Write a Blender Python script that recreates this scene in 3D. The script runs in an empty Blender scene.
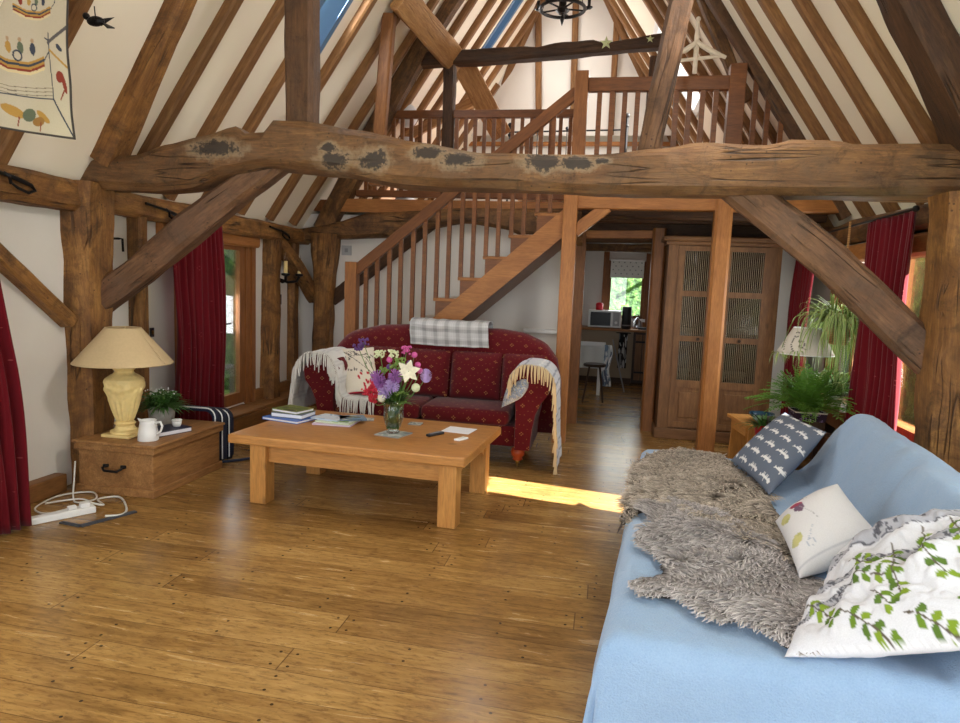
import bpy, bmesh, math, random
import numpy as np
from math import sin, cos, pi, radians as R, sqrt, atan2, exp
from mathutils import Vector as V, Matrix, noise as MN

C = bpy.context.scene.collection
sc = bpy.context.scene
rnd = random.Random(7)

# ------------------------------------------------------------------ camera
cam_d = bpy.data.cameras.new('camera'); cam = bpy.data.objects.new('camera', cam_d); C.objects.link(cam)
cam_d.sensor_fit = 'HORIZONTAL'; cam_d.sensor_width = 36; cam_d.lens = 675 / 960 * 36; cam_d.clip_start = .05
p_, y_, r_ = R(6.5), R(10.3), R(2.22)
fw = V((-sin(y_) * cos(p_), cos(y_) * cos(p_), -sin(p_))); rt = V((cos(y_), sin(y_), 0)); up = rt.cross(fw)
rt2 = rt * cos(r_) + up * sin(r_); up2 = -rt * sin(r_) + up * cos(r_)
m = Matrix((rt2, up2, -fw)).transposed().to_4x4(); m.translation = V((0, 0, 1.6)); cam.matrix_world = m
sc.camera = cam

# ------------------------------------------------------------------ light
def srgb(c):
    if isinstance(c, str): c = [int(c[i:i + 2], 16) for i in (0, 2, 4)]
    o = []
    for x in c[:3]:
        x = x / 255
        o.append(x / 12.92 if x <= .04045 else ((x + .055) / 1.055) ** 2.4)
    return tuple(o)
def rgba(c): return (*srgb(c), 1)

w = bpy.data.worlds.new('world'); sc.world = w; w.use_nodes = True
bg = w.node_tree.nodes['Background']; bg.inputs[0].default_value = (.80, .90, 1, 1); bg.inputs[1].default_value = 1.6
sd = bpy.data.lights.new('sun', 'SUN'); sd.energy = 46; sd.angle = R(.6); sd.color = (1, .97, .95)
sun = bpy.data.objects.new('sun', sd); C.objects.link(sun)
sun.rotation_euler = V((-1, .19, -.625)).to_track_quat('-Z', 'Y').to_euler(); sun.location = (12, 2, 9)
def area(name, loc, d, sx, sy, e, col=(1, 1, 1)):
    l = bpy.data.lights.new(name, 'AREA'); l.shape = 'RECTANGLE'; l.size = sx; l.size_y = sy; l.energy = e; l.color = col
    o = bpy.data.objects.new(name, l); C.objects.link(o); o.location = loc
    o.rotation_euler = V(d).to_track_quat('-Z', 'Z').to_euler(); return o
DAY = (.93, .97, 1)
area('near_end_fill', (-.8, -1.2, 1.9), (0.05, 1, -.05), 3.8, 2.8, 85, DAY)  # added fill lamp behind the camera, no known window there
area('left_near_fill', (-3.6, 1.2, 1.3), (1, .15, 0), 2.2, 1.6, 38, DAY)  # added fill lamp for the near bay and the right slope
area('right_near_fill', (2.0, 1.6, 1.35), (-1, .2, -.05), 2.4, 1.7, 42, DAY)  # added fill lamp on the near right side, made-up window
area('right_bay_window_daylight', (2.2, 6.35, 1.4), (-1, -.05, -.1), 1.0, 1.2, 30, DAY)
area('left_door_daylight', (-3.95, 6.4, 1.2), (1, -.1, -.1), .4, 1.6, 22, DAY)
area('left_rooflight_daylight', (-2.45, 5.95, 4.25), (.83, 0, -.56), .55, .9, 30, DAY)
area('right_slope_fill', (1.0, 4.0, 3.9), (-.83, .15, -.56), .7, 1.0, 70, (1, .95, .88))  # added fill lamp, no rooflight opens at this spot
area('far_left_rooflight_daylight', (-1.7, 10.1, 5.05), (.83, 0, -.56), .7, .8, 42, (1, .98, .95))
area('far_right_rooflight_daylight', (.6, 9.6, 4.4), (-.83, 0, -.56), .8, 1.0, 58, (1, .97, .93))
area('kitchen_window_daylight', (.35, 12.2, 1.6), (0, -1, -.1), .6, .9, 7, DAY)
area('kitchen_side_fill', (-1.7, 10.2, 1.5), (1, 0, -.1), .9, .9, 5, DAY)  # added lamp to brighten the kitchen, its side window is made up
vs = sc.view_settings
vs.view_transform = 'Standard'; vs.look = 'None'; vs.gamma = 1; vs.use_curve_mapping = False; vs.exposure = .16
sc.cycles.max_bounces = 8; sc.cycles.diffuse_bounces = 4; sc.cycles.use_denoising = True
sc.cycles.sample_clamp_indirect = 6; sc.cycles.transparent_max_bounces = 12

# ------------------------------------------------------------------ node helper
class N:
    def __init__(s, name, rough=.6):
        s.m = bpy.data.materials.new(name); s.m.use_nodes = True; s.t = s.m.node_tree
        s.b = s.t.nodes['Principled BSDF']; s.b.inputs['Roughness'].default_value = rough
    def n(s, typ, **k):
        o = s.t.nodes.new(typ)
        for a, v in k.items(): setattr(o, a, v)
        return o
    def put(s, sock, v):
        if isinstance(v, bpy.types.NodeSocket): s.t.links.new(v, sock)
        else: sock.default_value = v
    def math(s, op, a, b=0, c=0):
        o = s.n('ShaderNodeMath', operation=op); s.put(o.inputs[0], a); s.put(o.inputs[1], b); s.put(o.inputs[2], c); return o.outputs[0]
    def vm(s, op, a, b=(0, 0, 0)):
        o = s.n('ShaderNodeVectorMath', operation=op); s.put(o.inputs[0], a); s.put(o.inputs[1], b); return o.outputs[0]
    def sep(s, v):
        o = s.n('ShaderNodeSeparateXYZ'); s.put(o.inputs[0], v); return o.outputs
    def comb(s, x, y, z):
        o = s.n('ShaderNodeCombineXYZ'); s.put(o.inputs[0], x); s.put(o.inputs[1], y); s.put(o.inputs[2], z); return o.outputs[0]
    def mix(s, f, a, b, blend='MIX'):
        o = s.n('ShaderNodeMix', data_type='RGBA', blend_type=blend); s.put(o.inputs[0], f)
        s.put(o.inputs[6], a); s.put(o.inputs[7], b); return o.outputs[2]
    def ramp(s, f, stops):
        o = s.n('ShaderNodeValToRGB'); s.put(o.inputs[0], f); e = o.color_ramp.elements
        while len(e) < len(stops): e.new(.5)
        for i, (p, c) in enumerate(stops): e[i].position = p; e[i].color = c
        return o.outputs[0]
    def noise(s, v, scale, detail=4, rough=.55, dist=0):
        o = s.n('ShaderNodeTexNoise'); s.put(o.inputs['Vector'], v); o.inputs['Scale'].default_value = scale
        o.inputs['Detail'].default_value = detail; o.inputs['Roughness'].default_value = rough; o.inputs['Distortion'].default_value = dist
        return o.outputs['Fac']
    def obj(s):
        return s.n('ShaderNodeTexCoord').outputs['Object']
    def world(s):
        return s.n('ShaderNodeNewGeometry').outputs['Position']
    def rand(s): return s.n('ShaderNodeObjectInfo').outputs['Random']
    def bump(s, h, st=.3, d=.01):
        o = s.n('ShaderNodeBump'); o.inputs['Strength'].default_value = st; o.inputs['Distance'].default_value = d
        s.put(o.inputs['Height'], h); s.put(s.b.inputs['Normal'], o.outputs[0])
    def col(s, v): s.put(s.b.inputs['Base Color'], v)
def g(v): return (v, v, v, 1)

def wood(name, light, dark, axis='X', rough=.6, grain=1.0, knots=.3, crack=0, stain=None, bump=.25, vary=.12):
    k = N(name, rough); o = k.obj(); r = k.rand()
    off = k.comb(k.math('MULTIPLY', r, 37), k.math('MULTIPLY', r, 91), k.math('MULTIPLY', r, 53))
    p = k.vm('ADD', o, off)
    st = {'X': (.12, 1, 1), 'Y': (1, .12, 1), 'Z': (1, 1, .12)}[axis]
    q = k.vm('MULTIPLY', p, st)
    g1 = k.noise(q, 24 * grain, 8, .72, .6)
    g2 = k.noise(q, 90 * grain, 3, .6)
    big = k.noise(k.vm('MULTIPLY', p, tuple(.5 + .5 * x for x in st)), 3.2, 4, .6, .4)
    f = k.math('ADD', k.math('MULTIPLY', g1, .6), k.math('MULTIPLY', big, .4))
    c = k.ramp(f, [(.33, rgba(dark)), (.5, rgba([(a + b) / 2 for a, b in zip(light, dark)])), (.66, rgba(light))])
    c = k.mix(k.math('MULTIPLY', k.ramp(g2, [(.35, g(1)), (.6, g(0))]), .28), c, rgba([x * .55 for x in dark]))
    if knots:
        vo = k.n('ShaderNodeTexVoronoi'); k.put(vo.inputs['Vector'], k.vm('MULTIPLY', p, tuple(.5 if x < 1 else 1 for x in st))); vo.inputs['Scale'].default_value = 4.5
        kn = k.ramp(vo.outputs['Distance'], [(.03, g(1)), (.1, g(0))])
        c = k.mix(k.math('MULTIPLY', kn, knots), c, rgba([x * .4 for x in dark]))
    h = k.math('ADD', g1, k.math('MULTIPLY', g2, .4))
    if crack:
        w1 = k.noise(k.vm('MULTIPLY', p, tuple(.05 if x < 1 else 1 for x in st)), 11, 2, .5, .15)
        cr = k.ramp(k.math('ABSOLUTE', k.math('SUBTRACT', w1, .5)), [(0, g(1)), (.02, g(0))])
        lim = k.ramp(k.noise(p, 2.3, 1), [(.5, g(0)), (.58, g(1))])
        cr = k.math('MULTIPLY', cr, lim)
        c = k.mix(k.math('MULTIPLY', cr, crack), c, rgba((30, 20, 14)))
        h = k.math('SUBTRACT', h, k.math('MULTIPLY', cr, 1.5))
        vo = k.n('ShaderNodeTexVoronoi'); k.put(vo.inputs['Vector'], p); vo.inputs['Scale'].default_value = 26
        pit = k.math('MULTIPLY', k.ramp(vo.outputs['Distance'], [(.1, g(1)), (.2, g(0))]), k.ramp(k.noise(p, 5, 2), [(.52, g(0)), (.6, g(1))]))
        c = k.mix(k.math('MULTIPLY', pit, .75), c, rgba((38, 24, 16)))
    if stain:
        s1 = k.ramp(k.noise(p, 2.2, 8, .75, 1.4), [(.45, g(0)), (.6, g(1))])
        c = k.mix(k.math('MULTIPLY', s1, .7), c, rgba(stain))
        s2 = k.ramp(k.noise(k.vm('ADD', p, (7, 3, 1)), 4.5, 8, .8, .8), [(.5, g(0)), (.66, g(1))])
        c = k.mix(k.math('MULTIPLY', s2, .6), c, rgba([x * .42 for x in dark]))
    hv = k.n('ShaderNodeHueSaturation'); k.put(hv.inputs['Color'], c)
    k.put(hv.inputs['Value'], k.math('ADD', k.math('MULTIPLY', r, 2 * vary), 1 - vary)); k.col(hv.outputs[0])
    k.bump(h, bump, .01); k.b.inputs['Specular IOR Level'].default_value = .3
    return k.m

def plain(name, c, rough=.6, metal=0, noise=0, scale=8, bump=0, spec=None, sheen=0):
    k = N(name, rough); k.b.inputs['Metallic'].default_value = metal
    if noise or bump:
        o = k.obj(); f = k.noise(o, scale, 5)
        k.col(k.mix(f, rgba([x * (1 - noise) for x in c]), rgba([min(255, x * (1 + noise)) for x in c])))
        if bump: k.bump(f, bump, .01)
    else: k.col(rgba(c))
    if spec is not None: k.b.inputs['Specular IOR Level'].default_value = spec
    if sheen: k.b.inputs['Sheen Weight'].default_value = sheen
    return k.m

def painted(name, rough=.85, weave=260, bump=.15, noise=.08, big=0):
    k = N(name, rough); o = k.obj(); a = k.n('ShaderNodeAttribute', attribute_name='Col').outputs['Color']
    f = k.noise(o, weave, 2)
    k.col(k.mix(1, a, k.ramp(f, [(.2, g(1 - noise)), (.8, g(1 + noise))]), 'MULTIPLY'))
    h = f
    if big: h = k.math('ADD', k.math('MULTIPLY', f, .3), k.math('MULTIPLY', k.noise(o, 9, 3), big))
    k.bump(h, bump, .006); k.b.inputs['Specular IOR Level'].default_value = .2
    return k.m

def glassmat(name, tint=(1, 1, 1), refl=.12, rough=.02):
    k = N(name); t = k.t; t.nodes.remove(k.b); out = [n for n in t.nodes if n.type == 'OUTPUT_MATERIAL'][0]
    tr = k.n('ShaderNodeBsdfTransparent'); tr.inputs[0].default_value = (*tint, 1)
    gl = k.n('ShaderNodeBsdfGlossy'); gl.inputs['Roughness'].default_value = rough
    lw = k.n('ShaderNodeLayerWeight'); lw.inputs[0].default_value = .35
    f = k.math('ADD', k.math('MULTIPLY', lw.outputs['Fresnel'], .6), refl * .3)
    mx = k.n('ShaderNodeMixShader'); k.put(mx.inputs[0], f); t.links.new(tr.outputs[0], mx.inputs[1]); t.links.new(gl.outputs[0], mx.inputs[2])
    t.links.new(mx.outputs[0], out.inputs[0]); return k.m

M = {}
M['oak_old'] = wood('oak_old', (158, 114, 66), (84, 56, 34), crack=.9, stain=(70, 48, 34), bump=.8, vary=.06)
M['oak_post'] = wood('oak_post', (184, 134, 74), (104, 66, 34), crack=.8, stain=(92, 62, 38), bump=.8, vary=.06)
M['oak_brace'] = wood('oak_brace', (142, 104, 74), (84, 58, 40), crack=.95, stain=(98, 76, 60), bump=.8, vary=.03)
M['oak_dark'] = wood('oak_dark', (96, 66, 42), (52, 34, 22), crack=.7, bump=.6)
M['oak_dark2'] = wood('oak_dark2', (118, 84, 56), (72, 48, 30), crack=.9, bump=.6, stain=(84, 62, 46))
M['rafter'] = wood('rafter', (158, 114, 70), (104, 70, 40), knots=.25, bump=.2, vary=.12)
M['oak_new'] = wood('oak_new', (182, 122, 68), (142, 90, 46), knots=.3, bump=.12, vary=.06, rough=.45)
M['oak_newY'] = wood('oak_newY', (150, 104, 60), (112, 74, 40), axis='Y', knots=.3, bump=.12, vary=.06, rough=.45)
M['oak_rail'] = wood('oak_rail', (138, 86, 48), (96, 58, 32), knots=.1, bump=.12, vary=.05, rough=.42)
M['oak_newD'] = wood('oak_newD', (156, 104, 60), (116, 74, 42), knots=.2, bump=.12, vary=.05, rough=.45)
M['oak_newZ'] = wood('oak_newZ', (160, 104, 58), (120, 74, 40), axis='Z', knots=.2, bump=.12, vary=.08, rough=.45)
M['pine'] = wood('pine', (198, 142, 78), (168, 112, 56), knots=.7, bump=.08, vary=.02, rough=.4)
M['pineZ'] = wood('pineZ', (206, 150, 82), (178, 120, 60), axis='Z', knots=.5, bump=.08, vary=.02, rough=.4)
M['pineY'] = wood('pineY', (206, 150, 82), (178, 120, 60), axis='Y', knots=.5, bump=.08, vary=.02, rough=.4)
M['chest'] = wood('chest', (190, 140, 86), (126, 86, 50), knots=.7, bump=.3, rough=.5, vary=.03)
M['chestY'] = wood('chestY', (190, 140, 86), (126, 86, 50), axis='Y', knots=.7, bump=.3, rough=.5, vary=.03)
M['dresser'] = wood('dresser', (146, 104, 66), (96, 64, 38), axis='Z', knots=.4, bump=.2, rough=.5, vary=.05)
M['dresserX'] = wood('dresserX', (146, 104, 66), (96, 64, 38), axis='X', knots=.4, bump=.2, rough=.5, vary=.05)
M['darkwood'] = wood('darkwood', (78, 54, 36), (44, 30, 22), axis='Z', knots=.2, bump=.2, rough=.5)
# the great tie beam: the same weathered oak with tar patches of their own shape
M['oak_tie'] = wood('oak_tie', (152, 112, 70), (84, 56, 34), crack=.95, stain=(104, 80, 58), bump=.8, vary=0)
mt_ = M['oak_tie']; kk = N.__new__(N); kk.m = mt_; kk.t = mt_.node_tree; kk.b = kk.t.nodes['Principled BSDF']
src = kk.b.inputs['Base Color'].links[0].from_socket; po = kk.obj(); S_ = kk.sep(po); nn = kk.noise(po, 16, 5, .7); n3 = kk.noise(po, 45, 3, .7)
msk = None; halo = None
for px_, pz_, rx_, rz_ in ((-2.72, 2.47, .17, .055), (-1.86, 2.40, .10, .06), (-1.58, 2.40, .10, .06), (-1.2, 2.45, .1, .045), (-1.0, 2.40, .12, .05), (-.44, 2.40, .12, .06), (-.24, 2.39, .1, .045), (-.07, 2.40, .05, .018), (-1.9, 2.48, .05, .03)):
    ax_ = kk.math('DIVIDE', kk.math('SUBTRACT', S_[0], px_ + 3.93), rx_); az_ = kk.math('DIVIDE', kk.math('SUBTRACT', S_[2], pz_ - 2.35), rz_)
    d_ = kk.math('SQRT', kk.math('ADD', kk.math('MULTIPLY', ax_, ax_), kk.math('MULTIPLY', az_, az_)))
    msk = d_ if msk is None else kk.math('MINIMUM', msk, d_)
dd_ = kk.math('ADD', msk, kk.math('MULTIPLY', kk.math('SUBTRACT', nn, .5), 2.2))
c_ = kk.mix(kk.math('MULTIPLY', kk.ramp(dd_, [(.95, g(1)), (1.0, g(0))]), .0), src, rgba((30, 26, 26)))
hal = kk.n('ShaderNodeMapRange'); kk.put(hal.inputs[0], dd_); hal.inputs[1].default_value = 1.7; hal.inputs[2].default_value = 1.1; 
c_ = kk.mix(kk.math('MULTIPLY', hal.outputs[0], .35), src, rgba((176, 158, 130)))
tar = kk.n('ShaderNodeMapRange'); kk.put(tar.inputs[0], kk.math('ADD', dd_, kk.math('MULTIPLY', kk.math('SUBTRACT', n3, .5), 1.4))); tar.inputs[1].default_value = 1.1; tar.inputs[2].default_value = .75
kk.col(kk.mix(kk.math('MULTIPLY', tar.outputs[0], .85), c_, rgba((34, 32, 34))))
M['oak_pale'] = wood('oak_pale', (206, 160, 108), (150, 104, 62), crack=.5, bump=.4, knots=.5)
M['iron'] = plain('iron', (28, 26, 26), .5, .6)
M['brass'] = plain('brass', (180, 140, 70), .3, 1)
M['white'] = plain('white', (235, 235, 232), .35)
M['cream'] = plain('cream', (232, 206, 140), .55, 0, .08, 30, .3)
M['shade_l'] = plain('shade_l', (205, 180, 138), .85, 0, .04, 60)
M['black'] = plain('black', (22, 22, 24), .4)
M['grey'] = plain('grey', (140, 140, 142), .5)
M['paper'] = plain('paper', (236, 236, 240), .7)
M['glass'] = glassmat('glass')
M['glassg'] = glassmat('glassg', (.93, .98, .94), .12)
M['leaf'] = plain('leaf', (74, 108, 40), .5, 0, .35, 14)
M['leaf2'] = plain('leaf2', (58, 92, 36), .5, 0, .35, 14)
M['stem'] = plain('stem', (92, 122, 58), .5)
M['cord'] = plain('cord', (225, 222, 212), .5)
M['navy'] = plain('navy', (26, 34, 58), .8, 0, .15, 120)
M['stonepot'] = plain('stonepot', (150, 145, 138), .8, 0, .25, 22, .4)
M['plaid'] = painted('plaid')
M['paint'] = painted('paint')
M['paintbig'] = painted('paintbig', big=1.2, bump=.5)
M['paintgloss'] = painted('paintgloss', rough=.35, weave=40, bump=.02, noise=.03)

# plaster
k = N('plaster', .9); o = k.world()
f = k.noise(o, 1.3, 5, .6); f2 = k.noise(o, 9, 4)
k.col(k.mix(f, rgba((214, 208, 200)), rgba((228, 223, 215)))); k.bump(k.math('ADD', f, k.math('MULTIPLY', f2, .25)), .35, .03); k.b.inputs['Specular IOR Level'].default_value = .15
M['plaster'] = k.m
k = N('plaster_roof', .9); o = k.world(); f = k.noise(o, 1.1, 4)
k.col(k.mix(f, rgba((232, 220, 200)), rgba((240, 230, 212)))); k.bump(f, .25, .03); k.b.inputs['Specular IOR Level'].default_value = .15
M['roof'] = k.m

# floor boards running across the barn
k = N('floorboards', .32); o = k.world(); S = k.sep(k.vm('MULTIPLY', o, (1, 1, 1)))
yy = k.math('ADD', S[1], k.math('MULTIPLY', S[0], .03)); xx = S[0]
pw = .17; row = k.math('FLOOR', k.math('DIVIDE', yy, pw)); fy = k.math('FRACT', k.math('DIVIDE', yy, pw))
wn = k.n('ShaderNodeTexWhiteNoise', noise_dimensions='1D'); k.put(wn.inputs['W'], row)
xo = k.math('ADD', xx, k.math('MULTIPLY', wn.outputs['Value'], 2.6)); ln = 2.6
colm = k.math('FLOOR', k.math('DIVIDE', xo, ln)); fx = k.math('FRACT', k.math('DIVIDE', xo, ln))
wn2 = k.n('ShaderNodeTexWhiteNoise', noise_dimensions='2D'); k.put(wn2.inputs['Vector'], k.comb(row, colm, 0)); rv = wn2.outputs['Value']
q = k.comb(k.math('ADD', k.math('MULTIPLY', xx, .12), k.math('MULTIPLY', rv, 17)), k.math('ADD', yy, k.math('MULTIPLY', rv, 9)), 0)
g1 = k.noise(q, 26, 6, .65, .8); g2 = k.noise(q, 110, 3, .6); big = k.noise(o, 1.0, 3, .5)
f = k.math('ADD', k.math('MULTIPLY', g1, .55), k.math('ADD', k.math('MULTIPLY', rv, .14), k.math('MULTIPLY', big, .36)))
c = k.ramp(f, [(.34, rgba((104, 74, 38))), (.5, rgba((150, 112, 60))), (.68, rgba((186, 146, 86)))])
g3 = k.noise(k.comb(k.math('ADD', k.math('MULTIPLY', xx, .25), k.math('MULTIPLY', rv, 31)), yy, 0), 60, 5, .75, .5)
c = k.mix(k.math('MULTIPLY', k.ramp(g3, [(.36, g(1)), (.5, g(0))]), .55), c, rgba((84, 56, 30)))
c = k.mix(k.math('MULTIPLY', k.ramp(k.noise(o, 2.6, 5, .7, 1), [(.52, g(0)), (.7, g(1))]), .35), c, rgba((96, 66, 42)))
seam = k.math('MAXIMUM', k.math('LESS_THAN', fy, .022), k.math('LESS_THAN', fx, .0022))
c = k.mix(k.math('MULTIPLY', seam, .65), c, rgba((62, 38, 20)))
dx = k.math('MULTIPLY', k.math('SUBTRACT', k.math('ABSOLUTE', k.math('SUBTRACT', fx, .5)), .485), ln)
dy = k.math('MULTIPLY', k.math('SUBTRACT', k.math('ABSOLUTE', k.math('SUBTRACT', fy, .5)), .28), pw)
nail = k.math('LESS_THAN', k.math('ADD', k.math('MULTIPLY', dx, dx), k.math('MULTIPLY', dy, dy)), .00005)
fm = k.math('MULTIPLY', k.math('SUBTRACT', k.math('ABSOLUTE', k.math('SUBTRACT', fx, .5)), .17), ln)
nail2 = k.math('LESS_THAN', k.math('ADD', k.math('MULTIPLY', fm, fm), k.math('MULTIPLY', dy, dy)), .00005)
c = k.mix(k.math('MULTIPLY', k.math('MAXIMUM', nail, nail2), .85), c, rgba((34, 22, 14)))
k.col(c); k.bump(k.math('SUBTRACT', k.math('MULTIPLY', g1, .3), seam), .05, .004)
k.put(k.b.inputs['Roughness'], k.math('ADD', k.math('MULTIPLY', g1, .16), .17)); k.b.inputs['Specular IOR Level'].default_value = .45
M['floor'] = k.m

def motif(name, base, base2, dot, period, d, r, axes='xz', rough=.85, strength=.8, soft=0):
    """cloth with a staggered motif of four small dots"""
    k = N(name, rough); o = k.obj(); S = k.sep(o)
    a = S[0] if axes[0] == 'x' else S[1]
    b = k.math('ADD', S[1], S[2]) if axes[0] == 'x' else S[2]
    bb = k.math('DIVIDE', b, period); row = k.math('FLOOR', bb)
    aa = k.math('ADD', k.math('DIVIDE', a, period * 1.1), k.math('MULTIPLY', k.math('MODULO', row, 2), .5))
    u = k.math('MULTIPLY', k.math('ABSOLUTE', k.math('SUBTRACT', k.math('FRACT', aa), .5)), period)
    v = k.math('MULTIPLY', k.math('ABSOLUTE', k.math('SUBTRACT', k.math('FRACT', bb), .5)), period)
    def dist(cx, cy):
        x = k.math('SUBTRACT', u, cx); y = k.math('SUBTRACT', v, cy)
        return k.math('ADD', k.math('MULTIPLY', x, x), k.math('MULTIPLY', y, y))
    mm = k.math('LESS_THAN', k.math('MINIMUM', dist(d, 0), dist(0, d)), r * r)
    sp = k.math('LESS_THAN', dist(period * .36, period * .36), r * r * .35)
    mm = k.math('MAXIMUM', mm, sp)
    n = k.noise(o, 240, 2); n2 = k.noise(o, 4, 3)
    c = k.mix(k.math('MULTIPLY', k.math('ADD', n, n2), .5), rgba(base), rgba(base2))
    k.col(k.mix(k.math('MULTIPLY', mm, strength), c, rgba(dot))); k.bump(n, .2, .004)
    k.b.inputs['Specular IOR Level'].default_value = .15; k.b.inputs['Sheen Weight'].default_value = .15
    return k.m
M['redsofa'] = motif('redsofa', (78, 12, 18), (100, 18, 24), (170, 124, 72), .125, .0115, .0048)
M['curtain'] = motif('curtain', (84, 6, 16), (110, 10, 24), (170, 90, 90), .3, .016, .004, 'yz', strength=.5)
k = N('bluethrow', .9); o = k.obj(); n = k.noise(o, 170, 3); n2 = k.noise(o, 3, 4); n3 = k.noise(o, 22, 3)
k.col(k.mix(k.math('ADD', k.math('MULTIPLY', n, .5), k.math('MULTIPLY', n2, .5)), rgba((116, 148, 186)), rgba((170, 194, 218))))
k.bump(k.math('ADD', k.math('MULTIPLY', n, .25), k.math('ADD', n2, k.math('MULTIPLY', n3, .35))), .7, .02); k.b.inputs['Sheen Weight'].default_value = .25; k.b.inputs['Specular IOR Level'].default_value = .1
M['bluethrow'] = k.m
k = N('wicker', .7); o = k.obj(); wv = k.n('ShaderNodeTexWave', wave_type='BANDS', bands_direction='Z'); k.put(wv.inputs['Vector'], o); wv.inputs['Scale'].default_value = 22; wv.inputs['Distortion'].default_value = 2
k.col(k.mix(wv.outputs['Fac'], rgba((150, 100, 54)), rgba((206, 158, 100)))); k.bump(wv.outputs['Fac'], .6, .01); M['wicker'] = k.m
k = N('hedge', .7); o = k.world(); f = k.noise(o, 9, 5, .7)
k.col(k.ramp(f, [(.32, rgba((22, 48, 22))), (.5, rgba((62, 108, 48))), (.7, rgba((150, 190, 96)))])); k.bump(f, 1, .1); M['hedge'] = k.m
k = N('lawn', .9); o = k.world(); f = k.noise(o, 6, 5, .7); k.col(k.mix(f, rgba((98, 138, 52)), rgba((166, 190, 92)))); M['lawn'] = k.m

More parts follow.
